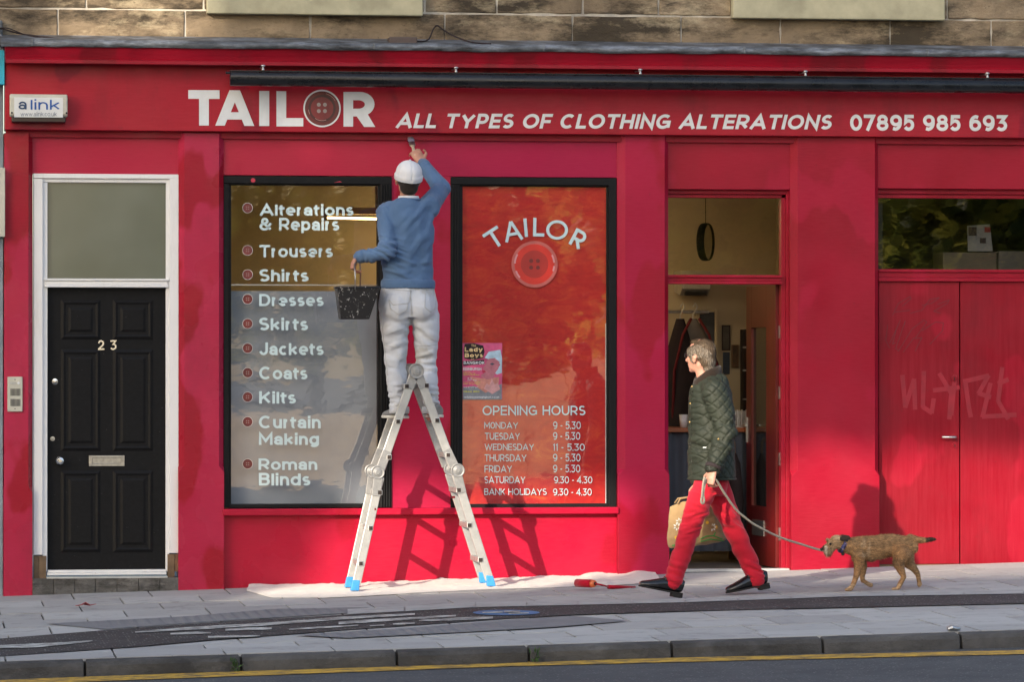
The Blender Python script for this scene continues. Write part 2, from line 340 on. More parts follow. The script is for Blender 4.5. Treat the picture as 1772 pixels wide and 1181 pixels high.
def letters(body, box, Y, mat, parent, bold=.16, shear=0, spacing=.13, name='lettering', label=None, tilt=0):
    """flat lettering fitted to box = (px0, px1, py0, py1) on the plane y=Y; the box spans the real ink from left to right and top to bottom"""
    x = 0; quads = []; w = bold; k = 0
    for ch in body:
        if ch == ' ': x += .34+spacing; continue
        W, H, y, st = GLY[ch]; inner = W-w if W else 0
        for s in st:
            k += 1
            m = [(x+w/2+u*max(inner, 0), y+w/2+v*(H-w)) for u, v in s]
            quads += [(q, k) for q in stroke_strip(m, w)]
        x += max(W, w)+spacing
    pts = [c for q, _ in quads for c in q]; sx = lambda c: c.x+shear*c.y
    a0, a1 = min(sx(c) for c in pts), max(sx(c) for c in pts); b0, b1 = min(c.y for c in pts), max(c.y for c in pts)
    p0, p1, q0, q1 = box; mb = MB()
    for q, k in quads:
        f = [P(p0+(p1-p0)*(sx(c)-a0)/(a1-a0), q1+(q0-q1)*(c.y-b0)/(b1-b0)+tilt*((sx(c)-a0)/(a1-a0)-.5), Y-.00022*(k % 4)) for c in q]
        mb.poly(f)
    o = mb.build(name, mat, parent, fix=False)
    if label: o['label'] = label
    return o
def disc(mb, px, py, rpx, Y, n=28):
    c = P(px, py, Y); r = rpx*.004
    mb.poly([c+Vector((r*math.cos(2*math.pi*k/n), 0, r*math.sin(2*math.pi*k/n))) for k in range(n)])
def ring(mb, px, py, r0, r1, Y, a0=0, a1=360, n=32):
    c = P(px, py, Y); pts = []
    for k in range(n+1):
        q = rad(a0+(a1-a0)*k/n); pts.append(Vector((math.cos(q), 0, math.sin(q))))
    for k in range(n):
        mb.poly([c+pts[k]*r0*.004, c+pts[k+1]*r0*.004, c+pts[k+1]*r1*.004, c+pts[k]*r1*.004])
# ================================================================ ground
def ground_poly(name, pts, up, mat, kind='structure', label=None):
    return tag(MB().poly([G(x, y, up) for x, y in pts]).build(name, mat), kind=kind)
def slab_mat():
    m = NM('paving_slab'); isl = m.island(); n = m.noise(2.2, 8, .68)
    c = m.ramp(n, [(.3, (.31, .302, .295)), (.7, (.42, .415, .40))])
    c = m.mix(.55, c, m.ramp(isl, [(0, (.31, .30, .295)), (.5, (.40, .395, .385)), (1, (.50, .50, .485))]))
    st = m.ramp(m.noise(5.5, 6, .7), [(.54, 0.0), (.70, 1.0)]); c = m.mix(m.math('MULTIPLY', st, .5), c, (.12, .115, .11))
    sp = m.ramp(m.noise(70, 2), [(.71, 0.0), (.75, 1.0)]); c = m.mix(m.math('MULTIPLY', sp, .6), c, (.07, .065, .06))
    m.set(col=c, rough=.85, spec=.25); m.bump(m.noise(120, 4), .2, .003); m.bump(n, .15, .02); return m.m
M_SLAB = slab_mat()
M_JOINT = simple('joint_sand', (.032, .03, .028), .95, var=.4, scale=20, bump=.3)
def asphalt(name, a, b, chips=.55):
    m = NM(name); n = m.noise(3, 8, .7)
    c = m.ramp(n, [(.3, a), (.7, b)])
    v = m.n.new('ShaderNodeTexVoronoi'); v.inputs['Scale'].default_value = 55; m.l.new(m.tc.outputs['Object'], v.inputs['Vector'])
    x = m.n.new('ShaderNodeSeparateColor'); m.l.new(v.outputs['Color'], x.inputs[0])
    near = m.ramp(v.outputs['Distance'], [(.28, 1.0), (.36, 0.0)]); pick = m.ramp(x.outputs[0], [(.80, 0.0), (.83, 1.0)])
    c = m.mix(m.math('MULTIPLY', m.math('MULTIPLY', near, pick), chips), c, (.36, .35, .33))
    m.set(col=c, rough=.85, spec=.3); m.bump(m.noise(130, 5, .7), .5, .006); return m.m
M_ROAD = asphalt('asphalt', (.055, .058, .064), (.092, .095, .100), .45)
M_PATH = asphalt('cycle_asphalt', (.040, .036, .037), (.068, .062, .062), .9)
M_KERB = stone('whin_kerb', (.050, .050, .051), (.082, .080, .080), (.125, .122, .120), .35, 1.6)
def worn(name, col, lo=.44, under=(.05, .048, .05)):
    m = NM(name); n = m.noise(9, 8, .75, m.co((1, 1.6, 1))); k = m.ramp(n, [(lo, 0.0), (lo+.22, 1.0)])
    m.set(col=m.mix(k, under, col), rough=.75); m.bump(m.noise(130, 4), .35, .005); return m.m
M_YELLOW = worn('yellow_line_paint', (.62, .36, .035), .36)
M_WMARK = worn('white_mark_paint', (.66, .66, .62), .39, (.05, .046, .048))
M_BMARK = worn('blue_mark_paint', (.085, .19, .38), .34, (.06, .06, .07))
# the road: one sheet to the horizon, hugging the slope of the street near the shop
mb = MB(); xs = [-900, -300, -90, -45, -25, -12, -6, 0, 6, 12, 25, 45, 90, 300, 900]; ys = [-900, -300, -90, -45, -34, -32.5, -31, -29.5, -24, -16, -10, -7.5, -6.2, -5.7, 2, 40, 400]
def zroad(x, y):
    xx = max(-60, min(60, x)); yy = max(-10, min(-5, y)); return SLX*xx + SLY*yy - .088 - 2.2*(lambda t: t*t*(3-2*t))(max(0, min(1, (-29.5-y)/4)))
for y in ys:
    for x in xs: mb.v.append(Vector((x, y, zroad(x, y))))
nx = len(xs)
mb.f = [(j*nx+i, j*nx+i+1, (j+1)*nx+i+1, (j+1)*nx+i) for j in range(len(ys)-1) for i in range(nx-1)]
tag(mb.build('road', M_ROAD), kind='structure')
# kerb line: front edge of the pavement in plan
KL, KR = G(0, 1149), G(1772, 1094)
def kerb_y(x): return KL.y + (KR.y-KL.y)*(x-KL.x)/(KR.x-KL.x)
XA, XB = -9.0, 9.0
mb = MB(); mb.extr([(XA, 0.4, gz(XA, .4)-.012), (XB, .4, gz(XB, .4)-.012), (XB, kerb_y(XB)+.06, gz(XB, kerb_y(XB))-.012), (XA, kerb_y(XA)+.06, gz(XA, kerb_y(XA))-.012)], (0, 0, -.3))
tag(mb.build('pavement_bed', M_JOINT), kind='structure')
# paving slabs laid in courses square to the shop
rnd = random.Random(3); mb = MB(); sk = (KR.y-KL.y)/(KR.x-KL.x)
def slab(x0, x1, a0, a1, up):                       # a = distance behind the kerb line or world y
    pts = [(x0, a0), (x1, a0), (x1, a1), (x0, a1)]
    t = rnd.uniform(-.0015, .0015); vs = []
    for x, y in pts: vs.append((x, y, gz(x, y)+up+t))
    for x, y in pts: vs.append((x, y, gz(x, y)-.05))
    mb.add(vs, [(0, 1, 2, 3), (4, 7, 6, 5), (0, 4, 5, 1), (1, 5, 6, 2), (2, 6, 7, 3), (3, 7, 4, 0)])
y = -.02; k = 0
while y > -5.0:
    dep = .60; x = XA + (0 if k % 2 else .26) + rnd.uniform(-.03, .03)
    while x < XB:
        L = .52; y0 = y-dep+.005; slab(x+.006, x+L-.006, max(y0, kerb_y(x)+.40), y, 0) if y-.1 > kerb_y(x)+.42 else None
        x += L
    y -= dep+.009; k += 1
# the row of slabs along the kerb
x = XA
while x < XB:
    L = .60; ya, yb = kerb_y(x), kerb_y(x+L)
    pts = [(x+.006, ya+.125), (x+L-.006, yb+.125), (x+L-.006, yb+.55), (x+.006, ya+.55)]; t = rnd.uniform(.001, .004)
    mb.add([(a, b, gz(a, b)+t) for a, b in pts]+[(a, b, gz(a, b)-.05) for a, b in pts], [(0, 1, 2, 3), (4, 7, 6, 5), (0, 4, 5, 1), (1, 5, 6, 2), (2, 6, 7, 3), (3, 7, 4, 0)])
    x += L
tag(mb.build('pavement', M_SLAB), kind='structure')
# kerbstones
mb = MB(); cuts = [-260, 135, 402, 676, 915, 1181, 1470, 1742, 2010, 2300]
cx = [-9.0, -7.4, -5.9] + [G(c, 1120).x for c in cuts] + [6.6, 7.9, 9]
cx = sorted(cx)
for a, b in zip(cx[:-1], cx[1:]):
    a += .006; b -= .008; n = 6; j = rnd.uniform(-.006, .006)
    ring_ = []
    for i in range(n+1):
        x = a+(b-a)*i/n; yk = kerb_y(x)+j; z = gz(x, yk); e = .010 if i in (0, n) else rnd.uniform(0, .004); 
        ring_.append([(x, yk-.012+e*.6, z-.22), (x, yk-.006+e+rnd.uniform(-.003, .003), z-.07), (x, yk+e, z-.028-e*.5), (x, yk+.022, z-.003-e*.6), (x, yk+.115, z+.002), (x, yk+.115, z-.22)])
    vs = [p for r in ring_ for p in r]; m_ = 6
    fs = [(i*m_+q, (i+1)*m_+q, (i+1)*m_+(q+1) % m_, i*m_+(q+1) % m_) for i in range(n) for q in range(m_)] + [tuple(range(m_)), tuple(range(n*m_+m_-1, n*m_-1, -1))]
    mb.add(vs, fs)
tag(mb.build('kerb', M_KERB, smooth=False, bevel=.006), kind='structure')
# cycle path sweeping across the pavement, with its pale edging and dimpled paving
top = [(-400, 1134), (0, 1106), (180, 1091.5), (400, 1076), (600, 1064.5), (823, 1052), (1186, 1043.5), (1460, 1033.5), (1772, 1028.5), (2300, 1017)]
bot = [(2300, 1032), (1772, 1045), (1172, 1058.7), (986, 1065), (884, 1071), (600, 1091), (369, 1108), (237, 1120), (0, 1136.5), (-400, 1160)]
ground_poly('cycle_path', top+bot, .006, M_PATH)
M_EDGE = simple('pale_edging', (.36, .36, .35), .85, var=.2, scale=7, bump=.15)
mb = MB(); E_ = [(600, 1064, 1055), (700, 1058.5, 1050), (823, 1051.5, 1043), (1000, 1047.5, 1040), (1186, 1043, 1036), (1460, 1033, 1027), (1772, 1028, 1021), (2300, 1016.5, 1010)]
for (a, b0, b1), (c, d0, d1) in zip(E_[:-1], E_[1:]):
    n = max(1, round((c-a)/95))
    for i in range(n):
        u, v = (i+.015)/n, (i+.985)/n
        mb.poly([G(a+(c-a)*u, b0+(d0-b0)*u, .010), G(a+(c-a)*v, b0+(d0-b0)*v, .010), G(a+(c-a)*v, b1+(d1-b1)*v, .010), G(a+(c-a)*u, b1+(d1-b1)*u, .010)])
tag(mb.build('path_edging', M_EDGE), kind='structure')
def tactile():
    m = NM('tactile_paving'); n = m.noise(3, 7, .7)
    v = m.n.new('ShaderNodeTexVoronoi'); v.inputs['Scale'].default_value = 13; v.inputs['Randomness'].default_value = 0
    m.l.new(m.tc.outputs['Object'], v.inputs['Vector']); d = m.ramp(v.outputs['Distance'], [(.25, 1.0), (.42, 0.0)])
    m.set(col=m.mix(m.math('MULTIPLY', d, .3), m.ramp(n, [(.3, (.155, .155, .165)), (.7, (.215, .215, .22))]), (.27, .27, .27)), rough=.85)
    m.bump(d, .8, .012); return m.m
M_TACT = tactile()
ground_poly('tactile_paving', [(80, 1080), (200, 1074), (330, 1067), (470, 1055), (600, 1052), (640, 1052), (600, 1062), (400, 1074.5), (180, 1090)], .005, M_TACT)
ground_poly('tactile_paving', [(510, 1100), (700, 1088), (900, 1072), (990, 1066.5), (1090, 1075), (960, 1086), (800, 1095), (600, 1105)], .008, M_TACT)
# worn markings on the cycle path
marks = MB()
for st in ([(234, 1095, 2), (320, 1089, 5), (460, 1081, 5), (600, 1070, 4.5), (718, 1063.5, 3)], [(295, 1098, 3), (340, 1096, 4), (365, 1096, 2)], [(390, 1091, 3), (430, 1089, 4.5), (470, 1088.5, 3)],
           [(360, 1103, 3), (410, 1102, 3.5), (450, 1101, 2)], [(586, 1079, 5), (680, 1073, 4.5), (789, 1066.5, 3)], [(725, 1075, 2), (760, 1073.5, 4), (800, 1071.5, 5), (853, 1069.5, 3)],
           [(680, 1081, 2), (700, 1080, 3), (718, 1079, 2)], [(640, 1084, 2), (665, 1082.5, 2)], [(-30, 1121, 4), (60, 1118, 7), (110, 1114.5, 4), (160, 1110, 2)], [(500, 1090, 2), (560, 1086.5, 3), (620, 1083, 2)]):
    for (a, b, h), (c, d, k) in zip(st[:-1], st[1:]):
        marks.poly([G(a, b+h/2, .011), G(c, d+k/2, .011), G(c, d-k/2, .011), G(a, b-h/2, .011)])
tag(marks.build('white_path_markings', M_WMARK), kind='structure')
ground_poly('blue_path_marking', [(876+58*math.cos(q), 1061+4.6*math.sin(q)) for q in [2*math.pi*i/28 for i in range(28)]], .011, M_BMARK)
mb = MB()
for (a, b, h), (c, d, k) in (((835, 1061, 1.5), (870, 1060, 2)), ((872, 1059.3, 2.6), (900, 1059.5, 2.6)), ((880, 1062.5, 1.2), (915, 1061.5, 1.5))):
    mb.poly([G(a, b+h/2, .015), G(c, d+k/2, .015), G(c, d-k/2, .015), G(a, b-h/2, .015)])
tag(mb.build('white_cycle_symbol', M_WMARK), kind='structure')
# yellow line in the gutter, on the road
def R_(px, py):                                     # a point on the road
    d = ray(px, py); t = (CAMZ-0 - (SLX*CAM.x - .088) - 0)/1
    lo, hi = 15.0, 40.0
    for _ in range(40):
        mid = (lo+hi)/2; p = CAM + d*(mid/ d.dot(_f))
        if p.z > zroad(p.x, p.y): lo = mid
        else: hi = mid
    return CAM + d*(lo/d.dot(_f)) + Vector((0, 0, .004))
mb = MB(); yl = [(-200, 1196.5, 1188), (90, 1184, 1175.5), (586, 1166, 1157.5), (886, 1155, 1147.2), (1186, 1147.5, 1140), (1460, 1141, 1134), (1772, 1134, 1127), (2300, 1122, 1115)]
for (a, b0, b1), (c, d0, d1) in zip(yl[:-1], yl[1:]):
    for i in range(6):
        u, v = i/6, (i+1)/6
        q = [R_(a+(c-a)*u, b0+(d0-b0)*u), R_(a+(c-a)*v, b0+(d0-b0)*v), R_(a+(c-a)*v, b1+(d1-b1)*v), R_(a+(c-a)*u, b1+(d1-b1)*u)]
        mb.poly(q)
tag(mb.build('yellow_line', M_YELLOW), kind='structure')

# ================================================================ the shop
SHOP = thing('tailor_shop', 'crimson painted tailor shop with black framed windows and white fascia lettering', 'shop', (0, 0, 0))
W1L, W1R, W2L, W2R = 387, 678, 780, 1067
def part(mb, name, mat, label=None, parent=SHOP, **k):
    o = mb.build(name, mat, parent, **k)
    if label: o['label'] = label
    return o
YW, YP, YF = 0.0, -.05, -.11
# wall panels between the pillars
part(MB().rect(46, 320, 230, 301, YW, .14), 'wall_panel', M_PANEL, 'faded pink red panel over the white door frame', bevel=.003)
part(MB().rect(376, 1082, 230, 305.5, YW, .14), 'wall_panel', M_PANEL, 'half repainted panel above the two shop windows', bevel=.003)
part(MB().rect(677, 781, 305.7, 882, .002, .14), 'wall_panel', M_WALL, 'red strip between the two windows')
def riser():
    mb = MB(); a, b = PX(386), PX(1082); mb.box(a, b, .004, .14, -.25, PZ(888)); return mb
part(riser(), 'wall_panel', M_LOW, 'sunlit crimson panel under the windows', bevel=.003)
part(MB().rect(1148, 1379, 236, 328, YW, .14), 'wall_panel', M_RIGHT, 'red panel above the open shop doorway', bevel=.003)
part(MB().rect(1511, 1816, 236, 327, YW, .14), 'wall_panel', M_RIGHT, 'red panel above the dark transom window', bevel=.003)
# pillars with chamfered edges stopping above a square foot
def pillar(p0, p1, stop, mat, label, ch=9, chr=None):
    chr = ch if chr is None else chr
    x0, x1 = PX(p0, YW), PX(p1, YW); c = ch*.004; d = chr*.004; zt = PZ(231, YW, (p0+p1)/2); zs = PZ(stop, YP, (p0+p1)/2); zb = gz((x0+x1)/2, 0)-.2
    y0, yf = .14, YP
    def sec(z, f):
        return [(x0, y0, z), (x0, yf+abs(yf)*.9*(1-f)+.0, z), (x0+c*(1-f), yf, z), (x1-d*(1-f), yf, z), (x1, yf+abs(yf)*.9*(1-f), z), (x1, y0, z)]
    zz = [(zt, 0), (zs+.03, 0), (zs-.012, .97), (zb, .97)]
    vs = []
    for z, f in zz: vs += sec(z, f)
    fs = [(i*6+k, (i+1)*6+k, (i+1)*6+(k+1) % 6, i*6+(k+1) % 6) for i in range(3) for k in range(6)] + [(0, 1, 2, 3, 4, 5), (23, 22, 21, 20, 19, 18)]
    part(MB().add(vs, fs), 'pillar', mat, label, bevel=.002)
pillar(6, 56, 850, M_PILL, 'narrow patchy red pillar at the left end', 1, 7)
pillar(308, 387, 815, M_PILL, 'patchy red pillar between black door and window', 10, 9)
pillar(1067, 1156, 820, M_WALL, 'red pillar between window and open doorway', 13, 8)
pillar(1367, 1519, 822, M_RIGHT, 'wide red pillar between doorway and double doors', 11, 8)
pillar(1805, 1900, 822, M_RIGHT, None, 11, 8)
# fascia, mouldings, cornice, lead
zf0, zf1 = PZ(231.3, YF), PZ(117, -.11); xL, xR = PX(8, YF), PX(1985, YF)
fascia = part(MB().box(xL, xR, YF, .14, zf0, zf1), 'fascia', M_FASC, 'long crimson sign board with white lettering', bevel=.004)
part(MB().box(xL+.01, xR, -.030, .13, zf0-.045, zf0+.003), 'moulding', M_RIGHT)
def cornice():
    zc0, zc1 = PZ(118.3, -.24), PZ(88, -.26)
    prof = [(.1, zc0+.02), (-.115, zc0+.02), (-.235, zc0), (-.245, zc0+.004), (-.245, zc0+.026), (-.228, zc0+.034), (-.236, zc0+.06), (-.262, zc1), (-.262, zc1+.02), (.1, zc1+.05)]
    mb = MB(); mb.extr([(xL+.0, y, z) for y, z in prof], (xR-xL, 0, 0)); return mb, zc1
mb, zc1 = cornice(); part(mb, 'cornice', M_CORN, 'red cornice with chipped lower lip')
mb = MB(); n = 150; rows = []
for i in range(n+1):
    x = xL-.03+(xR+.03-xL)*i/n
    wv = .006*noise.noise((x*2.2, 0, 0))+.004*noise.noise((x*9, 3, 0)); yo = -.275+.006*noise.noise((x*3, 7, 0))
    rows.append([(x, .1, zc1+.11), (x, -.25, zc1+.047+wv*.5), (x, yo, zc1+.036+wv), (x, yo-.003, zc1-.006+wv*1.3), (x, yo+.012, zc1-.006+wv*1.3)])
vs = [p for r in rows for p in r]
mb.add(vs, [(i*5+k, (i+1)*5+k, (i+1)*5+k+1, i*5+k+1) for i in range(n) for k in range(4)])
lead = part(mb, 'lead_flashing', M_LEAD, 'stained grey lead strip along the cornice top', smooth=True, fix=True)
mb = MB()
for p in (53, 640, 931, 1275, 1590): 
    x = PX(p); part(MB().box(x-.007, x+.007, -.282, -.25, zc1+.0, zc1+.043), 'lead_lap', M_LEAD, parent=lead)
# sill
part(MB().rect(385.5, 1071, 880, 891.5, -.07, .05), 'sill', M_LOW, 'red sill under both windows', bevel=.006)
# --- the two display windows
def window(l, r, gl, gr, gt, gb, top, bott, reeds, label):
    mb = MB(); yb = .12
    mb.rect(l, r, top, gt-3, -.012, yb)
    mb.rect(l, gl-4, gt-3.02, bott, -.012, yb); mb.rect(gr+4, r, gt-3.02, bott, -.012, yb)
    mb.rect(gl-4.02, gr+4.02, gb, bott, -.010, yb)
    mb.rect(gl-4.5, gr+4.5, gt-3.5, gt, .012, yb-.01); mb.rect(gl-4.5, gl, gt-.5, gb+.5, .012, yb-.01); mb.rect(gr, gr+4.5, gt-.5, gb+.5, .012, yb-.01)
    for p in reeds: mb.rect(p, p+2.6, top+14, bott-1, -.022, .0)
    fr = part(mb, 'window', M_FRAME, label, bevel=.0025)
    g = part(MB().poly([P(gl-2, gb+2, .026), P(gr+2, gb+2, .026), P(gr+2, gt-2, .026), P(gl-2, gt-2, .026)]), 'glass', M_GLASS, parent=fr)
    return fr
WIN1 = window(W1L, W1R, 400, 654, 321, 873, 305.4, 879.5, (659.5, 664, 668.5, 673), 'black framed window listing tailoring services in pale blue letters')
WIN2 = window(W2L, W2R, 800.5, 1049.5, 323, 872.5, 307.5, 879, (782, 786.5, 791), 'black framed window with red sheet, button logo and opening hours')
# red dabs of paint on the black frame
mb = MB(); disc(mb, 438, 312, 4, -.0145, 10); mb.poly([P(578, 316, -.0145), P(592, 315, -.0145), P(588, 313.5, -.0145)])
part(mb, 'paint_dab', simple('red_dab', (.5, .02, .05), .4, bump=0), parent=WIN1)
# lettering on the left window
YG = .0225
bm_rim, bm_body, bm_in, bm_hole = (simple('button_outline', (.62, .60, .60), .5, bump=0), simple('button_print', (.125, .016, .013), .45, var=.35, bump=0),
                                  simple('button_print_inner', (.17, .026, .020), .45, var=.3, bump=0), simple('button_hole', (.30, .25, .24), .5, bump=0))
for body, box, by in (('Alterations', (449, 612, 350.5, 374), 360), ('& Repairs', (449, 587, 377, 403.5), None), ('Trousers', (449, 576, 424, 445.5), 433.5), ('Shirts', (449, 534, 466, 487.5), 475.5),
                      ('Dresses', (448.5, 560, 509, 530), 518), ('Skirts', (448.5, 533, 550, 572), 560.5), ('Jackets', (448.5, 560, 593, 615), 603), ('Coats', (448.5, 532, 635, 657), 645.5),
                      ('Kilts', (448.5, 512, 677.5, 699), 687.5), ('Curtain', (448, 555, 720, 742), 730.5), ('Making', (448, 552, 746.5, 774.5), None), ('Roman', (447.5, 549, 794, 814), 803.5), ('Blinds', (448, 537, 819, 841), None)):
    letters(body, box, YG, M_VINYL, WIN1, bold=.185, spacing=.10)
    if by:
        mb = MB(); ring(mb, 428.5, by, 8.2, 8.9, YG); o = part(mb, 'button_emblem', bm_rim, parent=WIN1)
        mb = MB(); ring(mb, 428.5, by, 5.2, 8.2, YG); o = part(mb, 'button_emblem_rim', bm_body, parent=WIN1)
        mb = MB(); disc(mb, 428.5, by, 5.2, YG, 20); part(mb, 'button_emblem_face', bm_in, parent=WIN1)
        mb = MB(); [disc(mb, 428.5+a, by+b, .9, YG-.002, 8) for a in (-1.7, 1.7) for b in (-1.7, 1.7)]; part(mb, 'button_emblem_holes', bm_hole, parent=WIN1)
# grey blind board behind the lower part of the left window
M_BLIND = simple('blind_board', (.26, .29, .335), .85, var=.06, scale=2, bump=.05)
mb = MB(); mb.rect(396, 662, 504, 885, .10, .112); part(mb, 'blind', M_BLIND, 'grey board closing the lower window', parent=WIN1)
part(MB().rect(396, 662, 492.5, 494.5, .085, .10), 'curtain_rail', M_STEEL, parent=WIN1)
# printed red sheet in the right window
def red_sheet():
    m = NM('red_print'); n = m.noise(1.0, 8, .68, m.co((5, 5, 11), rot=(0, rad(-22), 0)), dist=1.2)
    c = m.ramp(n, [(.30, (.44, .005, .007)), (.5, (.55, .010, .009)), (.63, (.62, .04, .012)), (.78, (.70, .16, .02))])
    m.set(col=c, rough=.6); return m.m
M_REDPRINT = red_sheet()
part(MB().rect(797, 1052, 320, 876, .034, .05), 'printed_sheet', M_REDPRINT, 'orange red printed sheet behind the glass', parent=WIN2)
part(MB().rect(1047.6, 1049.4, 560, 872, .028, .033), 'glazing_strip', M_LETTER, parent=WIN2)
for body, box in (('OPENING HOURS', (835, 1013, 701, 721)),):
    letters(body, box, YG, M_VINYL, WIN2, bold=.145)
HRS = (('M0NDAY', 838, 896.5, '9 - 5.30', 957, 1005, 730, 743.5), ('TUESDAY', 839, 899.5, '9 - 5.30', 957, 1004, 748.5, 762), ('WEDNESDAY', 838.5, 924, '11 - 5.30', 957, 1012, 767.5, 781),
       ('THURSDAY', 838.5, 911, '9 - 5.30', 957, 1004.5, 786, 799.5), ('FRIDAY', 838.5, 886, '9 - 5.30', 957, 1004, 805, 818.5), ('SATURDAY', 838.5, 909, '9.30 - 4.30', 958.5, 1025, 824, 837.5),
       ('BANK HOLIDAYS', 838, 946, '9.30 - 4.30', 957, 1024, 845, 858.5))
for d, a, b, h, e, f, t, u in HRS:
    letters(d, (a, b, t, u), YG, M_VINYL, WIN2, bold=.13, spacing=.12); letters(h, (e, f, t, u), YG, M_VINYL, WIN2, bold=.13, spacing=.12)
# the arched word over the button
def arched():
    mb = MB(); k = .004
    def stroke(o, ang, segs, wd):
        a = rad(ang); R2 = lambda x, y: o+Vector(((x*math.cos(a)-y*math.sin(a))*k, 0, (x*math.sin(a)+y*math.cos(a))*k))
        for (x0, y0, x1, y1) in segs:
            dx, dy = x1-x0, y1-y0; L = math.hypot(dx, dy); nx, ny = -dy/L*wd/2, dx/L*wd/2
            e = Vector((0, -.0003*(len(mb.f) % 4), 0)); mb.poly([R2(x0+nx, y0+ny)+e, R2(x1+nx, y1+ny)+e, R2(x1-nx, y1-ny)+e, R2(x0-nx, y0-ny)+e])
    wd = 5.6
    stroke(P(864.5, 426, YG), 33, [(0, 0, 0, 30), (-15.5, 30, 15.5, 30)], wd)
    stroke(P(890, 416, YG), 11, [(-14, -1, 0, 33), (14, -1, 0, 33), (-9, 11, 9, 11)], wd*.92)
    stroke(P(911, 410, YG), 5, [(0, 0, 0, 32)], wd)
    stroke(P(925, 409, YG), -1, [(0, 0, 0, 32), (-2.8, 2.6, 17, 2.6)], wd)
    c = P(964, 398, YG)
    for i in range(36):
        q0, q1 = 2*math.pi*i/36, 2*math.pi*(i+1)/36
        mb.poly([c+Vector((math.cos(q)*r*k, 0, math.sin(q)*r*.88*k)) for q, r in ((q0, 13.8), (q1, 13.8), (q1, 19.2), (q0, 19.2))])
    o = P(986, 423, YG); stroke(o, -28, [(0, 0, 0, 31), (0, 28.5, 10, 28.5), (0, 13.5, 10, 13.5), (7, 13.5, 17, 0)], wd)
    a = rad(-28); R2 = lambda x, y: o+Vector(((x*math.cos(a)-y*math.sin(a))*k, 0, (x*math.sin(a)+y*math.cos(a))*k))
    for i in range(12):
        q0, q1 = rad(-90+180*i/12), rad(-90+180*(i+1)/12)
        mb.poly([R2(10+math.cos(q)*r, 21+math.sin(q)*r) for q, r in ((q0, 4.9), (q1, 4.9), (q1, 10.3), (q0, 10.3))])
    return mb
part(arched(), 'lettering', M_VINYL, parent=WIN2, fix=False)
mb = MB(); ring(mb, 925, 457.5, 35, 40.5, YG, n=48); part(mb, 'button_rim', simple('button_rim_print', (.48, .10, .085), .4, var=.3, scale=6, bump=0), parent=WIN2)
mb = MB(); ring(mb, 925, 457.5, 24, 35, YG, n=48); part(mb, 'button_dish', simple('button_dish_print', (.60, .022, .010), .4, var=.2, scale=6, bump=0), parent=WIN2)
mb = MB(); disc(mb, 925, 457.5, 24, YG, 40); part(mb, 'button_face', simple('button_face_print', (.40, .016, .010), .4, var=.2, scale=6, bump=0), parent=WIN2)
mb = MB(); [disc(mb, 925+a, 457.5+b, 3.6, YG-.002, 16) for a in (-5.8, 5.8) for b in (-5.8, 5.8)]; part(mb, 'button_holes', simple('button_hole_print', (.16, .012, .010), .5, bump=0), parent=WIN2)
mb = MB()
for a0, a1 in ((150, 178), (200, 222), (5, 28), (340, 355)): ring(mb, 925, 457.5, 33, 36, YG-.002, a0, a1, 8)
part(mb, 'button_shine', simple('button_shine_print', (.62, .26, .27), .4, bump=0), parent=WIN2)
# --- writing on the fascia
YL = YF-.003
def tailor_word():
    mb = MB(); k = lambda z, w_: P(300+z*.22573, 120+w_*.22573, YL)      # traced on the board
    pl = lambda *q: mb.poly([k(*p)+Vector((0, -.0002*(len(mb.f) % 5), 0)) for p in q])
    pl((114, 158), (354, 159), (354, 226), (114, 225)); pl((197, 225), (272, 225), (272, 430), (197, 430))
    pl((430, 159), (510, 160), (524, 192), (418, 188)); pl((418, 188), (471, 252), (440, 328), (398, 416), (321, 431)); pl((471, 252), (524, 192), (620, 434), (544, 433), (502, 328))
    pl((418, 188), (524, 192), (471, 252)); pl((436, 328), (506, 328), (524, 384), (413, 384)); pl((321, 431), (413, 384), (394, 431))
    pl((658, 164), (735, 165), (735, 434), (658, 434)); pl((790, 166), (865, 167), (865, 372), (790, 372)); pl((790, 372), (996, 373), (996, 437), (790, 437))
    pl((1304, 172), (1378, 172), (1378, 439), (1304, 438))
    out = [(1378, 172)]; inn = [(1378, 236)]
    for i in range(17):
        q = rad(90-180*i/16); out.append((1430+math.cos(q)*112, 266-math.sin(q)*94)); inn.append((1418+math.cos(q)*50, 268.5-math.sin(q)*32.5))
    out.append((1378, 360)); inn.append((1378, 301))
    for i in range(len(out)-1): pl(out[i], out[i+1], inn[i+1], inn[i])
    pl((1404, 358), (1490, 344), (1548, 441), (1462, 441))
    return mb
part(tailor_word(), 'lettering', M_LETTER, parent=fascia, fix=False)
letters('ALL TYPES OF CLOTHING ALTERATIONS', (684, 1440, 193.5, 226.5), YL, M_LETTER, fascia, bold=.205, shear=.22, spacing=.12, tilt=2.5)
letters('07895 985 693', (1471, 1745, 198.5, 227.5), YL, M_LETTER, fascia, bold=.21, spacing=.11, tilt=1)
bx, by_ = 557.3, 187.5
mb = MB(); ring(mb, bx, by_, 29.5, 32.2, YL, n=48); o = part(mb, 'button_outline', M_LETTER, parent=fascia)
for r0, r1, c in ((23.5, 29.5, (.115, .012, .010)), (19.5, 23.5, (.055, .008, .007)), (0, 19.5, (.17, .014, .014))):
    mb = MB(); ring(mb, bx, by_, r0, r1, YL, n=48) if r0 else disc(mb, bx, by_, r1, YL, 40)
    part(mb, 'button_print', simple('fascia_button', c, .4, var=.35, scale=9, bump=0), parent=fascia)
mb = MB(); [disc(mb, bx-.3+a, by_-1+b, 3.4, YL-.002, 14) for a in (-5.3, 5.3) for b in (-5.5, 5.5)]; part(mb, 'button_holes', bm_hole, parent=fascia)
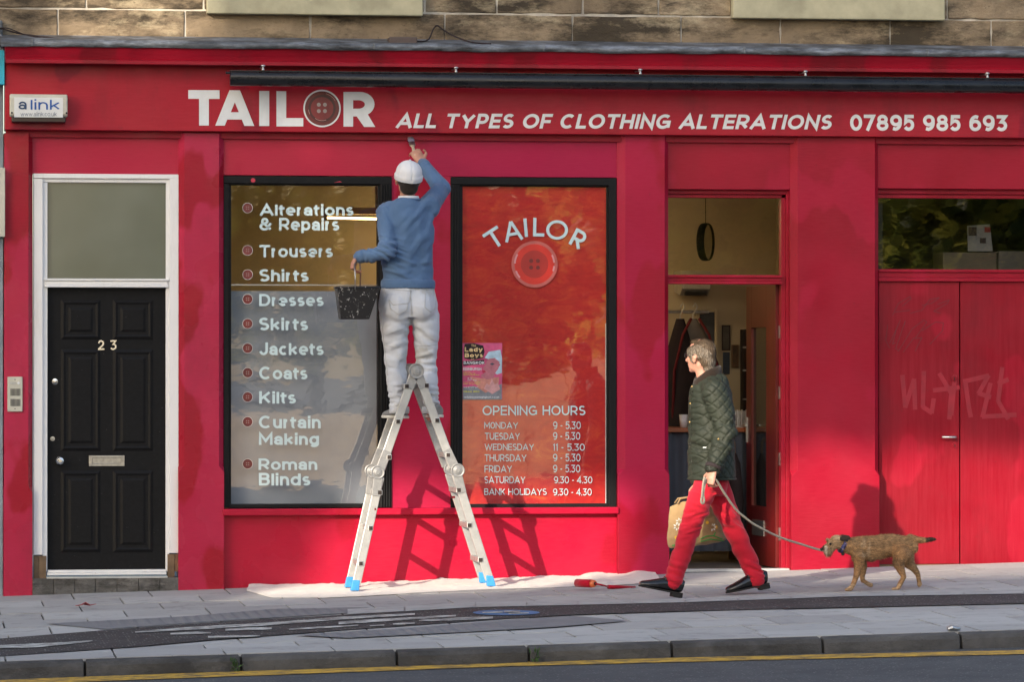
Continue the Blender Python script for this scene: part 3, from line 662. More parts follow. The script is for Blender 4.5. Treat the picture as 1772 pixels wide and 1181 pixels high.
mb = MB(); ring(mb, bx, by_, 20.5, 21.2, YL-.002, 235, 290, 12); ring(mb, bx, by_, 23, 23.7, YL-.002, 185, 205, 8); ring(mb, bx, by_, 26, 26.6, YL-.002, 30, 75, 10)
part(mb, 'button_shine', simple('shine_print', (.5, .25, .24), .4, bump=0), parent=fascia)
# --- the stair door, number 23
mb = MB(); yb = .14
mb.rect(58, 309, 301, 309, -.012, yb); mb.rect(58, 74, 309.2, 961, -.012, yb); mb.rect(293, 309, 309.2, 958, -.012, yb)
mb.rect(70, 297, 309.1, 316, .006, yb-.01); mb.rect(73.8, 82, 315.8, 990, .006, yb-.01); mb.rect(287, 293.2, 315.8, 990, .006, yb-.01)
mb.rect(77, 292, 482.5, 486, -.022, .1); mb.rect(79, 290, 486.1, 493.5, -.010, .1); mb.rect(77, 292, 493.6, 497.5, -.018, .1)
DFR = part(mb, 'door_frame', M_WHITE, 'worn white frame around the black door and fanlight', bevel=.003)
part(MB().poly([P(80, 486, .03), P(289, 486, .03), P(289, 314, .03), P(80, 314, .03)]), 'fanlight', M_FROST, parent=DFR)
M_RAWWOOD = simple('weathered_wood', (.16, .105, .06), .85, var=.4, scale=9, bump=.4)
mb = MB(); 
for q in ((58.5, 67, 963, 1003, -.004, .1), (67.6, 80, 963, 1003, -.006, .1), (290, 302, 960, 1001, -.006, .1), (302.6, 310, 960, 990, -.002, .1)): part(MB().rect(*q), 'timber_block', M_RAWWOOD, 'bare timber at the foot of the frame', parent=DFR)
Yd = .045
dz0, dz1 = PZ(987, Yd, 185), PZ(498, Yd, 185); dx0, dx1 = P(82.5, 700, Yd).x, P(286.5, 700, Yd).x
door = part(MB().box(dx0, dx1, Yd, .09, dz0, dz1), 'door', M_BLACK, 'black six panelled door numbered 23')
def panel(p0, p1, q0, q1):
    mb = MB(); a, b = P(p0, q1, Yd), P(p1, q0, Yd); fr = [(0, 0), (.020, -.011), (.034, -.004), (.052, -.004), (.068, -.012)]
    rg = []
    for ins, yy in fr: rg.append([(a.x+ins, Yd+yy-.001, a.z+ins), (b.x-ins, Yd+yy-.001, a.z+ins), (b.x-ins, Yd+yy-.001, b.z-ins), (a.x+ins, Yd+yy-.001, b.z-ins)])
    vs = [p for r in rg for p in r]; mb.add(vs, [(i*4+k, i*4+(k+1) % 4, (i+1)*4+(k+1) % 4, (i+1)*4+k) for i in range(4) for k in range(4)]+[(16, 17, 18, 19)]); return mb
for q in ((105, 174, 519, 588), (195, 265, 519, 588), (105, 174, 605, 781), (195, 265, 605, 781), (105, 174, 815, 957), (195, 265, 815, 957)):
    part(panel(*q), 'door_panel', M_BLACK, parent=door)
for ch, box in (('2', (169.5, 180.5, 589, 606)), ('3', (191, 202.5, 589, 606))): letters(ch, box, Yd-.004, M_CHROME, door, bold=.16, name='door_number')
c = P(104, 798, Yd); part(MB().lathe([(.030, 0), (.030, .006), (.012, .010), (.012, .03), (.026, .036), (.031, .05), (.024, .062), (.010, .066)], c, n=8), 'handle', M_CHROME, parent=door)
c = P(95, 661, Yd); part(MB().lathe([(.021, 0), (.021, .005), (.013, .006), (.013, .012), (.004, .013)], c, n=20), 'lock', M_CHROME, parent=door)
c = P(91, 760, Yd); part(MB().lathe([(.016, 0), (.016, .004), (.003, .005)], c, n=16), 'keyhole', M_BRASS, parent=door)
mb = MB(); mb.rect(154, 215.5, 789, 793, Yd-.010, Yd); mb.rect(154, 215.5, 803, 807.5, Yd-.010, Yd); mb.rect(154, 160, 793, 803, Yd-.010, Yd); mb.rect(209.5, 215.5, 793, 803, Yd-.010, Yd); mb.rect(160.3, 209.2, 793.3, 802.7, Yd-.006, Yd)
part(mb, 'letterbox', M_BRASS, parent=door, bevel=.0015)
mb = MB(); mb.rect(83, 287, 987, 991, .0, .1); mb.rect(82, 288, 991.5, 996, -.012, .1); part(mb, 'threshold', M_WHITE, 'weathered threshold strip', bevel=.002)
part(MB().rect(81, 290, 999, 1001.6, -.052, .08), 'threshold', simple('aluminium_strip', (.55, .56, .58), .35, .8, bump=.05))
mb = MB(); zs = PZ(1001.5, -.045, 185)
for a, b in ((54, 92), (92.6, 129), (129.6, 165), (165.6, 202), (202.6, 239), (239.6, 276), (276.6, 311)): mb.box(PX(a), PX(b), -.048, .1, -.3, zs+.001*(a % 3))
part(mb, 'doorstep', stone('doorstep_stone', (.075, .073, .068), (.12, .115, .108), (.17, .16, .15), .7, 2), 'grey tiled step under the black door', bevel=.003)
# --- shop doorway and its transom
mb = MB()
mb.rect(1149, 1375, 328.2, 336, .05, .16); mb.rect(1150, 1360, 336.2, 342.5, .075, .16)
mb.rect(1352, 1360.5, 336.2, 1000, .075, .16); mb.rect(1360.6, 1369.5, 328.5, 1000, .045, .16); mb.rect(1147, 1156.5, 328.5, 1000, .075, .16)
mb.rect(1154, 1354, 476, 480.5, .035, .15); mb.rect(1154, 1354, 480.6, 487, .050, .15); mb.rect(1154, 1354, 487.1, 492, .040, .15)
DF2 = part(mb, 'doorway_frame', M_RIGHT, 'red moulded frame of the open shop doorway', bevel=.003)
part(MB().poly([P(1155, 477, .10), P(1353, 477, .10), P(1353, 341, .10), P(1155, 341, .10)]), 'transom_glass', M_GLASS, parent=DF2)
# --- double doors on the right
mb = MB()
mb.rect(1513, 1812, 327.2, 336, .05, .16); mb.rect(1515, 1810, 336.2, 343.5, .075, .16); mb.rect(1517, 1520, 343.7, 980, .05, .16); mb.rect(1801, 1808, 343.7, 980, .05, .16)
mb.rect(1520.2, 1800, 466.5, 471.5, .03, .15); mb.rect(1520.2, 1800, 471.6, 481, .045, .15); mb.rect(1520.2, 1800, 481.1, 487.5, .032, .15)
DF3 = part(mb, 'doorway_frame', M_RIGHT, 'red moulded frame over the double doors', bevel=.003)
part(MB().poly([P(1518, 468, .10), P(1802, 468, .10), P(1802, 342, .10), P(1518, 342, .10)]), 'transom_glass', M_GLASS, parent=DF3)
Y2 = .06
for a, b, lab in ((1521, 1660, 'left leaf of the red double doors with lever handle'), (1662, 1800, 'right leaf of the red double doors')):
    lf = part(MB().rect(a, b, 488, 977, Y2, Y2+.05), 'door', M_DOORR, lab, bevel=.002)
    if a < 1600:
        c = P(1651, 757, Y2); mb = MB(); mb.lathe([(.022, 0), (.022, .008), (.008, .009)], c, n=18); c2 = P(1652, 771.5, Y2); mb.lathe([(.020, 0), (.020, .006), (.005, .007)], c2, n=18)
        c3 = P(1651, 656, Y2); mb.lathe([(.021, 0), (.021, .006), (.005, .007)], c3, n=18); part(mb, 'lock', M_DOORR, parent=lf)
        mb = MB(); mb.tube([c+Vector((0, -.005, 0)), c+Vector((0, -.05, 0)), c+Vector((-.012, -.055, 0)), c+Vector((-.10, -.055, 0))], .009); part(mb, 'handle', M_STEEL, parent=lf, smooth=True)
        mb = MB(); mb.box(c2.x-.0025, c2.x+.0025, Y2-.0085, Y2-.006, c2.z-.012, c2.z+.008); mb.box(c3.x-.0025, c3.x+.0025, Y2-.0085, Y2-.006, c3.z-.012, c3.z+.008); part(mb, 'keyhole', M_DARK, parent=lf)
part(MB().rect(1516, 1812, 977.5, 983.5, .015, .14), 'threshold', M_RAWWOOD, 'grey worn threshold of the double doors')
# pencil scrawls and half removed paint marks on the double doors
def scrawl(paths, Y, r):
    mb = MB()
    for p in paths:
        q = [P(1172+x/2.953, 400+y/2.953, Y) for x, y in p]
        for a, b in zip(q[:-1], q[1:]):
            d = (b-a).normalized()*r; nrm = Vector((-d.z, 0, d.x)); o_ = Vector((0, -.00012*(len(mb.f) % 9), 0)); mb.poly([a+nrm-d*.3+o_, b+nrm+d*.3+o_, b-nrm+d*.3+o_, a-nrm-d*.3+o_])
    return mb
pen = [[(1085, 600), (1065, 560), (1075, 480)], [(1100, 430), (1130, 370), (1190, 335), (1195, 345), (1150, 385)], [(1110, 415), (1190, 405)], [(1190, 420), (1250, 405), (1290, 350), (1340, 340), (1300, 370), (1250, 380)],
       [(1330, 375), (1390, 352), (1380, 370), (1310, 410), (1345, 420)], [(1085, 575), (1140, 455), (1120, 500), (1100, 580), (1115, 570)], [(1120, 600), (1130, 615), (1200, 500), (1260, 455), (1275, 465), (1215, 550)],
       [(1215, 615), (1250, 545), (1215, 550)], [(1250, 510), (1320, 465), (1360, 470), (1355, 510), (1290, 580)], [(1155, 620), (1210, 545)], [(1115, 605), (1165, 458), (1160, 480)]]
part(scrawl(pen, Y2-.002, .0022), 'scrawl', simple('pencil', (.12, .010, .016), .6, bump=0), parent=DF3, fix=False)
tagp = [[(1150, 740), (1165, 900), (1210, 760), (1215, 910)], [(1260, 720), (1255, 900), (1300, 930), (1310, 860)], [(1310, 815), (1440, 800)], [(1340, 730), (1400, 830), (1390, 960)], [(1400, 940), (1420, 740)],
        [(1470, 760), (1490, 900), (1500, 950)], [(1465, 770), (1590, 740), (1540, 830), (1600, 850)], [(1600, 780), (1560, 950), (1730, 940)], [(1660, 700), (1640, 870), (1690, 960)], [(1690, 760), (1640, 780)]]
part(scrawl(tagp, Y2-.0015, .016), 'faded_tag', simple('faded_tag_paint', (.272, .0045, .0168), .55, var=.18, scale=14, bump=0), 'faded spray tag across the double doors', parent=DF3, fix=False)
# ================================================================ inside the shop
M_CREAM = simple('cream_wall', (.50, .43, .30), .85, var=.06, scale=3, bump=.05)
M_CEIL = simple('ceiling_white', (.6, .58, .53), .9, var=.05, bump=0)
M_FLOOR = simple('shop_floor', (.13, .115, .10), .6, var=.3, scale=5, bump=.1)
YB = 3.1; xl, xr = PX(390), PX(1500); zfl = PZ(988, .1, 1250); zcl = 2.95
part(MB().box(xl-.1, xr+.1, YB, YB+.1, zfl-.1, zcl+.1), 'interior_wall', M_CREAM, 'cream back wall inside the shop')
part(MB().box(xl-.1, xl, .15, YB, zfl-.1, zcl+.1), 'interior_wall', M_CREAM); part(MB().box(xr, xr+.1, .15, YB, zfl-.1, zcl+.1), 'interior_wall', M_CREAM)
part(MB().box(xl-.1, xr+.1, .16, YB+.1, zcl, zcl+.1), 'ceiling', M_CEIL); part(MB().box(xl-.1, xr+.1, .02, YB+.1, zfl-.2, zfl), 'floor', M_FLOOR)
part(MB().rect(1150, 1366, 985.5, 990, -.02, .06), 'threshold', simple('pale_threshold', (.40, .40, .40), .6, bump=.1), 'pale threshold of the shop doorway')
part(MB().box(PX(1156, .03)-.05, PX(1360)+.05, -.045, .10, -.2, PZ(990.5, -.02, 1250)), 'doorstep', simple('doorway_step', (.15, .15, .16), .85, var=.3, bump=.3), 'low grey step of the shop doorway')
# room divider behind the window backs and the dark store behind the double doors
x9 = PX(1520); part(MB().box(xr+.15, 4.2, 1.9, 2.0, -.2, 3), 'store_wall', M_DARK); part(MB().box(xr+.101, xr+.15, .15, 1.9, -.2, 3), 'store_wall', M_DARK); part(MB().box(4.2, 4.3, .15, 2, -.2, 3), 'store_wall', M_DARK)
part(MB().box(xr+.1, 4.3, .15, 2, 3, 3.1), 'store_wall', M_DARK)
# fluorescent tube shining through the left window
Yt = 1.3; a, b = P(566, 377, Yt), P(742, 381, Yt)
t = thing('tube_lamp', 'glowing yellow tube lamp seen through the left window', 'lamp', ((a.x+b.x)/2, Yt, a.z+.06))
m = NM('lit_tube'); m.set(col=(.9, .8, .55), emis=(1, .66, .26), emiss=6.0); M_LIT = m.m
mb = MB(); mb.tube([a, b], .008, 12); mb.build('tube', M_LIT, t, smooth=True)
mb = MB(); mb.box(a.x-.03, b.x+.03, Yt-.03, Yt+.03, a.z+.026, a.z+.075); mb.box(a.x-.03, a.x, Yt-.02, Yt+.02, a.z-.02, a.z+.026); mb.box(b.x, b.x+.03, Yt-.02, Yt+.02, a.z-.02, a.z+.026); mb.box((a.x+b.x)/2-.02, (a.x+b.x)/2+.02, Yt-.02, Yt+.02, a.z+.075, zcl); mb.build('fitting', M_CREAM, t)
Yt = 2.3; x0 = PX(700, Yt)  # unseen tube added to brighten the back wall
t = thing('tube_lamp', 'unseen golden tube added behind the strip between the windows to brighten the back wall', 'lamp', (x0, Yt, 2.3))
m = NM('added_tube_back'); m.set(col=(.9, .8, .55), emis=(1, .68, .28), emiss=19.0); mb = MB(); mb.tube([(x0-.12, Yt, 2.30), (x0+.32, Yt, 2.30)], .02, 12); mb.build('tube', m.m, t, smooth=True)
mb = MB(); mb.box(x0-.14, x0+.34, Yt-.03, Yt+.03, 2.326, 2.37); mb.box(x0+.08, x0+.12, Yt-.02, Yt+.02, 2.37, zcl); mb.build('fitting', M_CREAM, t)
# a second tube over the counter, out of sight behind the pillar
Yt = 1.9; x0 = PX(960, Yt); z0 = 2.6
t = thing('tube_lamp', 'warm tube lamp lighting the counter beyond the open doorway', 'lamp', (x0, Yt, z0))
mb = MB(); mb.tube([(x0-.5, Yt, z0), (x0+.5, Yt, z0)], .022, 12)
m = NM('lit_tube_counter'); m.set(col=(.9, .8, .55), emis=(1, .70, .34), emiss=16.0); mb.build('tube', m.m, t, smooth=True)
mb = MB(); mb.box(x0-.54, x0+.54, Yt-.03, Yt+.03, z0+.026, z0+.075); mb.box(x0-.02, x0+.02, Yt-.02, Yt+.02, z0+.075, zcl); mb.build('fitting', M_CREAM, t)
# door leaf standing open inwards
hx, hz0, hz1 = P(1348, 700, .16).x, zfl+.012, PZ(492, .16, 1300)
th = rad(97); ex = Vector((-math.cos(th-rad(0)), math.sin(th), 0)); 
far = P(1296.5, 700, 1.05); ex = (Vector((far.x, 1.05, 0))-Vector((hx, .17, 0))); LW = ex.length; ex.normalize(); ey = Vector((-ex.y, ex.x, 0))
MT = Matrix(((ex.x, ey.x, 0, hx), (ex.y, ey.y, 0, .17), (0, 0, 1, 0), (0, 0, 0, 1)))
M_LEAF = simple('maroon_gloss', (.115, .006, .006), .35, var=.2, scale=4, bump=.05)
gl0, gl1 = hz1-.30, zfl+.43
mb = MB()
for a, b, c, d in ((0, .32*LW, hz0, hz1), (.82*LW, LW, hz0, hz1), (.32*LW, .82*LW, hz0, gl1), (.32*LW, .82*LW, gl0, hz1)): mb.box(a, b, -.022, .022, c, d, MT)
lf = part(mb, 'door', M_LEAF, 'dark red shop door standing open inwards', bevel=.002)
mb = MB(); mb.box(.32*LW, .82*LW, -.004, .004, gl1, gl0, MT); part(mb, 'door_glass', simple('dark_door_glass', (.012, .013, .014), .08, bump=0), parent=lf)
mb = MB(); mb.box(.38*LW, .78*LW, .022, .028, zfl+.22, zfl+.33, MT); mb.box(.38*LW, .78*LW, -.028, -.022, zfl+.22, zfl+.33, MT); part(mb, 'letter_plate', M_STEEL, parent=lf)
mb = MB(); mb.box(.955*LW, .985*LW, .022, .030, zfl+.88, zfl+1.06, MT); mb.box(.85*LW, .97*LW, .05, .062, zfl+1.0, zfl+1.012, MT); mb.box(.955*LW, .985*LW, -.03, -.022, zfl+.88, zfl+1.06, MT); part(mb, 'handle', M_STEEL, parent=lf)
mb = MB()
for q in (575, 680, 795, 925): c = P(1349, q, .15); mb.box(c.x-.006, c.x+.012, .12, .165, c.z-.045, c.z+.045)
part(mb, 'hinge', M_STEEL, parent=lf)
# counter with wooden top and grey curtain front
Yc = 1.2; cz = PZ(741, Yc, 1180); c0, c1 = PX(1105, Yc), PX(1300, Yc)
CT = thing('counter', 'shop counter with orange wooden top and blue grey curtain front', 'counter', ((c0+c1)/2, Yc+.3, zfl))
mb = MB(); mb.box(c0, c1, Yc-.02, Yc+.6, cz-.032, cz); mb.build('counter_top', simple('orange_wood', (.30, .085, .025), .35, var=.25, scale=6, bump=.08), CT, bevel=.004)
mb = MB(); n = 90; zb_ = PZ(955, Yc, 1200)
for i in range(n):
    xa, xb = c0+(c1-c0)*i/n, c0+(c1-c0)*(i+1)/n; f = lambda x: Yc+.03+.014*math.sin(x*60)+.008*math.sin(x*23+1)
    mb.poly([(xa, f(xa), zb_), (xb, f(xb), zb_), (xb, f(xb), cz-.033), (xa, f(xa), cz-.033)])
mb.build('curtain', simple('grey_curtain', (.075, .088, .115), .9, var=.08, scale=4, bump=.1), CT, smooth=True)
mb = MB(); [mb.box(x, x+.05, y, y+.05, zfl, cz-.033) for x in (c0+.01, c1-.06) for y in (Yc+.08, Yc+.53)]; mb.build('leg', M_RAWWOOD, CT)
c = P(1183, 741, Yc+.1); c.z = cz
tag(MB().lathe([(.026, 0), (.033, .095), (.030, .095), (.024, .004)], c, (0, 0, 1), 18).build('paper_cup', simple('cup_white', (.75, .75, .75), .5, bump=0), smooth=True), 'white paper cup standing on the counter', 'cup')
c = P(1285, 741, Yc+.2); c.z = cz
t = thing('leaflet_rack', 'small rack of leaflets on the counter beside the open door', 'leaflet rack', c)
mb = MB(); mb.box(c.x-.08, c.x+.1, c.y, c.y+.1, c.z, c.z+.012); mb.box(c.x-.08, c.x+.1, c.y+.09, c.y+.1, c.z, c.z+.12); mb.build('rack', M_STEEL, t)
mb = MB()
for i in range(5): mb.extr([(c.x-.07+i*.03, c.y+.01, c.z+.013), (c.x-.066+i*.03, c.y+.01, c.z+.013), (c.x-.056+i*.034, c.y+.06, c.z+.13), (c.x-.06+i*.034, c.y+.06, c.z+.13)], (0, .03, 0))
mb.build('leaflet', M_LETTER, t)
# garments on a hook by the left of the doorway
Yh = 2.6
hk = P(1189, 545, Yh)
def garment(name, lab, px, col, trim, wd, dz, yy):
    o = P(px, 552, yy); t = thing(name, lab, 'coat', (o.x, yy, o.z-1.2)); mb = MB(); k = 26; rows = []
    for j in range(11):
        u = j/10; z = o.z-u*dz; hw = .03+wd*min(1, (u*2.2)**.9)*(1+.35*u)
        rows.append([(o.x+hw*math.sin(2*math.pi*i/k)*(1+.06*math.sin(6*2*math.pi*i/k+u*4)*u), yy-.09*math.cos(2*math.pi*i/k)*(.4+u*.6)*(1+.25*math.sin(5*2*math.pi*i/k+u*3)*u), z) for i in range(k)])
    vs = [p for r in rows for p in r]; mb.add(vs, [(j*k+i, j*k+(i+1) % k, (j+1)*k+(i+1) % k, (j+1)*k+i) for j in range(10) for i in range(k)]); mb.build('cloth', col, t, smooth=True)
    if trim:
        mb = MB()
        for s in (-1, 1):
            mb.tube([(o.x+s*.03, yy-.09, o.z), (o.x+s*.10, yy-.125, o.z-.12), (o.x+s*.17, yy-.15, o.z-.4), (o.x+s*.19, yy-.15, o.z-.95)], .011)
        mb.build('trim', trim, t, smooth=True)
    MB().tube([(o.x, yy, o.z+.09), (o.x+.02, yy, o.z+.12), (o.x+.035, yy, o.z+.09), (o.x, yy, o.z+.03), (o.x, yy, o.z-.02)], .005).build('hanger_hook', M_STEEL, t)
M_GREYC = simple('grey_cloth', (.20, .18, .155), .9, bump=.15); M_DKC = simple('dark_cloth', (.020, .012, .014), .9, bump=.15); M_REDC = simple('dark_red_cloth', (.12, .006, .010), .85, bump=.1)
garment('hanging_coat', 'grey coat with red piping hanging inside the doorway', 1199, M_GREYC, M_REDC, .21, 1.05, 2.5)
garment('hanging_coat', 'dark narrow coat hanging left of the grey coat', 1177, M_DKC, None, .10, .85, 2.42)
mb = MB(); a, b = P(1140, 540, 2.55), P(1225, 540, 2.55); mb.tube([a, b], .013); mb.tube([b, (b.x, YB, b.z)], .012); mb.tube([(a.x, a.y, a.z), (a.x, YB, a.z)], .012)
tag(mb.build('clothes_rail', M_STEEL), 'steel clothes rail carrying coats inside the doorway', 'rail')
# wall mounted things on the back wall
Yw = YB-.002
def onwall(name, lab, cat, q, mat, dep=.02, inner=None):
    mb = MB().rect(*q, Yw-dep, Yw); o = tag(mb.build(name, mat, bevel=.003), lab, cat)
    if inner: MB().rect(q[0]+2, q[1]-2, q[2]+2, q[3]-2, Yw-dep-.003, Yw-dep).build('picture', inner, o)
    return o
M_PIC = simple('dim_picture', (.05, .045, .04), .5, var=.9, scale=7, bump=0); M_PIC2 = simple('amber_picture', (.13, .07, .03), .5, var=.9, scale=6, bump=0)
onwall('wall_picture', 'tall dark photograph on the cream wall inside the doorway', 'picture', (1249.5, 1264, 563, 607), M_DKC, .015, M_PIC)
onwall('wall_picture', 'narrow amber framed picture right of the tall dark photograph', 'picture', (1266, 1278.5, 597, 637), simple('oak_frame', (.16, .09, .04), .6), .02, M_PIC2)
onwall('wall_notice', 'small dark blue hanging notice under the tall photograph', 'notice', (1251, 1263, 610, 648), simple('navy_card', (.03, .045, .08), .7), .01)
mb = MB(); mb.rect(1211, 1237, 541, 960, Yw-.03, Yw); dd = tag(mb.build('back_doorway', simple('blue_grey_dim', (.055, .062, .075), .8), bevel=.002), 'dim blue grey doorway in the back wall of the shop', 'doorway')
mb = MB(); mb.rect(1206, 1211, 535, 960, Yw-.045, Yw); mb.rect(1237, 1242, 535, 960, Yw-.045, Yw); mb.rect(1211.1, 1236.9, 535, 540.8, Yw-.045, Yw); mb.build('architrave', M_CREAM, dd, bevel=.003)
mb = MB(); mb.rect(1287, 1300, 570, 735, Yw-.14, Yw-.001); sh = tag(mb.build('shelf_unit', M_DKC, bevel=.003), 'dark shelf unit half hidden behind the open door', 'shelf')
mb = MB(); [mb.rect(1286, 1301, q, q+3, Yw-.16, Yw-.14) for q in (600, 640, 690)]; mb.build('shelf_board', M_STEEL, sh)
# air conditioner high on the wall
mb = MB(); a, b = P(1186, 511, 2.6), P(1236, 468, 2.6); mb.extr([(a.x, 3.09, a.z+.03), (a.x, 2.84, a.z), (a.x, 2.74, a.z+.05), (a.x, 2.72, b.z-.04), (a.x, 2.76, b.z), (a.x, 3.09, b.z)], (b.x-a.x, 0, 0))
ac = tag(mb.build('air_conditioner', simple('off_white_plastic', (.42, .40, .36), .4, bump=0), bevel=.008), 'off white air conditioner high on the wall inside the doorway', 'air conditioner')
mb = MB(); mb.box(a.x+.03, b.x-.03, 2.745, 2.80, a.z+.0, a.z+.03); mb.build('vent', M_DARK, ac)
# oval mirror seen through the transom
c = P(1221, 419, 1.9); mz = Matrix.Rotation(rad(62), 3, 'Z'); mir = thing('hanging_mirror', 'round black framed mirror hanging behind the transom glass', 'mirror', c)
mb = MB(); R = .135; k = 36; pts = [c+mz @ Vector((R*math.cos(2*math.pi*i/k), 0, R*math.sin(2*math.pi*i/k))) for i in range(k+1)]
mb.loft(pts, [(.007, .03)]*(k+1), 8, up=mz @ Vector((0, 1, 0))); mb.build('frame', M_FRAME, mir, smooth=True)
mb = MB(); mb.poly([c+mz @ Vector((R*.97*math.cos(2*math.pi*i/k), -.02, R*.97*math.sin(2*math.pi*i/k))) for i in range(k)]); mb.build('mirror_glass', simple('mirror_glass', (.6, .6, .55), .04, 1, bump=0), mir)
MB().tube([(c.x, c.y, c.z+R), (c.x, c.y, zcl)], .003, 6).build('cord', M_DARK, mir)
# black umbrella leaning by the counter
u = P(1277, 960, 1.0); t = thing('umbrella', 'folded black umbrella leaning between counter and open door', 'umbrella', (u.x, 1.0, zfl))
mb = MB(); pts = [(u.x, 1.0, zfl+.02), (u.x, 1.01, zfl+.12), (u.x-.005, 1.03, zfl+.45), (u.x-.01, 1.05, zfl+.72), (u.x-.012, 1.06, zfl+.80)]; mb.loft(pts, [.008, .03, .055, .04, .012], 14); mb.build('canopy', M_DKC, t, smooth=True)
mb = MB(); mb.tube([(u.x-.012, 1.06, zfl+.79), (u.x-.014, 1.07, zfl+.88), (u.x-.03, 1.07, zfl+.91), (u.x-.05, 1.07, zfl+.88)], .009); mb.build('handle', M_RAWWOOD, t, smooth=True)
# bits behind the dark transom on the right
mb = MB(); q = [P(1674, 391, .5), P(1713, 388, .5), P(1718, 435, .5), P(1675, 435, .5)]; mb.extr(q, (0, .004, 0)); pp = tag(mb.build('paper_notice', simple('grey_paper', (.12, .125, .125), .8, bump=0)), 'pale price card propped behind the dark transom', 'notice')
mb = MB(); mb.rect(1676, 1690, 393, 408, .494, .498); mb.rect(1696, 1706, 412, 421, .494, .498); mb.build('print', M_DKC, pp)
mb = MB(); mb.rect(1704, 1714, 393, 402, .494, .498); mb.build('print', M_REDC, pp)
mb = MB(); mb.rect(1632, 1725, 437, 472, .45, .75); bxo = tag(mb.build('cardboard_box', simple('brown_card', (.06, .048, .032), .85), bevel=.006), 'cardboard box on end behind the dark transom', 'box')
mb = MB(); mb.rect(1729, 1800, 435, 472, .42, .75); bxo2 = tag(mb.build('cardboard_box', simple('grey_card', (.05, .047, .042), .85), bevel=.006), 'greyer box beside the first behind the dark transom', 'box')
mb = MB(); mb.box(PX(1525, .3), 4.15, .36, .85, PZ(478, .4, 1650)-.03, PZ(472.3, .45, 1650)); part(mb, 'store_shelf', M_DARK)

# ================================================================ stonework above
TEN = thing('tenement_wall', 'weathered sandstone wall above the red shop', 'wall', (0, .1, PZ(77)))
rnd = random.Random(11); mb = MB(); mo = MB(); y0 = .02
zj = PZ(24, y0); zb = PZ(100, y0)
mo.box(-8, 8, y0+.007, .4, zb, zj+6.0); mo.build('mortar', M_MORTAR, TEN)
def course(z0, z1, cuts):
    for a, b in zip(cuts[:-1], cuts[1:]):
        mb.box(a+.006, b-.006, y0-rnd.uniform(0, .008), .3, z0+.007, z1-.007)
course(zb, zj, [-8, -6.6, -5.4, -4.3] + [PX(p, y0) for p in (-90, 100, 320, 537, 770, 991, 1179, 1351, 1541, 1716, 1900)] + [5, 6.2, 8])
course(zj, zj+.32, [-8, -6, -4.5] + [PX(p, y0) for p in (-60, 149, 352, 735, 860, 1009, 1140, 1266, 1640, 1800, 1960)] + [6, 8])
for k in range(8):
    z = zj+.32+.42*k; c = [-8]; 
    while c[-1] < 8: c.append(c[-1]+rnd.uniform(.6, 1.1))
    course(z, z+.42, c)
o = mb.build('ashlar', M_STONE, TEN, bevel=.006)
sub = o.modifiers.new('sub', 'SUBSURF'); sub.subdivision_type = 'SIMPLE'; sub.levels = 3; sub.render_levels = 3
tx = bpy.data.textures.new('stone_wear', 'CLOUDS'); tx.noise_scale = .12; tx.noise_depth = 4
dm = o.modifiers.new('wear', 'DISPLACE'); dm.texture = tx; dm.strength = .022; dm.mid_level = .5; dm.texture_coords = 'GLOBAL'
for p0, p1, q1 in ((358, 732, 25), (1269, 1636, 33)):
    a, b = PX(p0, -.06), PX(p1, -.06); z0 = P((p0+p1)/2, q1, -.06).z
    MB().box(a, b, -.06, .2, z0, z0+.19).build('window_sill', M_SILL, TEN, bevel=.008)
    MB().box(a+.18, b-.18, .10, .2, z0+.191, z0+2.0).build('window_pane', simple('upper_pane', (.02, .022, .025), .08, bump=0), TEN)

# ================================================================ things fixed to the front
# rolled awning
Ya = -.30; a = P(398, 139.5, Ya); b = P(1985, 152, Ya); b.z = PZ(140.5, Ya)-.006; a.z = PZ(140.5, Ya)
AW = thing('rolled_awning', 'long black awning roll under the red cornice', 'awning', ((a.x+b.x)/2, Ya, a.z))
mb = MB(); mb.lathe([(.001, 0), (.050, 0), (.050, b.x-a.x), (.001, b.x-a.x)], a, (1, 0, 0), 28); mb.build('roll', M_TUBE, AW, smooth=True, bevel=.004)
mb = MB(); mb.box(a.x, b.x, Ya-.014, Ya+.03, a.z+.050, a.z+.056); mb.lathe([(.008, -.03), (.008, 0)], a+Vector((0, 0, .038)), (1, 0, 0), 8); mb.build('rail', M_TUBE, AW)
for p in (455, 789, 1108, 1394, 1709, 1960):
    x = PX(p, Ya); mb = MB(); mb.tube([(x, Ya, a.z+.05), (x, Ya-.004, a.z+.085)], .006); mb.tube([(x, Ya-.002, a.z+.08), (x, -.10, a.z+.088)], .007); mb.ell((x, Ya-.006, a.z+.088), (.016, .010, .009)); mb.ell((x, Ya-.006, a.z+.062), (.010, .008, .012)); mb.build('bracket', M_STEEL, AW, smooth=True)
mb = MB(); x = PX(1122, Ya); mb.lathe([(.051, -.012), (.0535, -.010), (.0535, .010), (.051, .012)], (x, Ya, a.z), (1, 0, 0), 28); mb.build('joint_band', M_TUBE, AW)
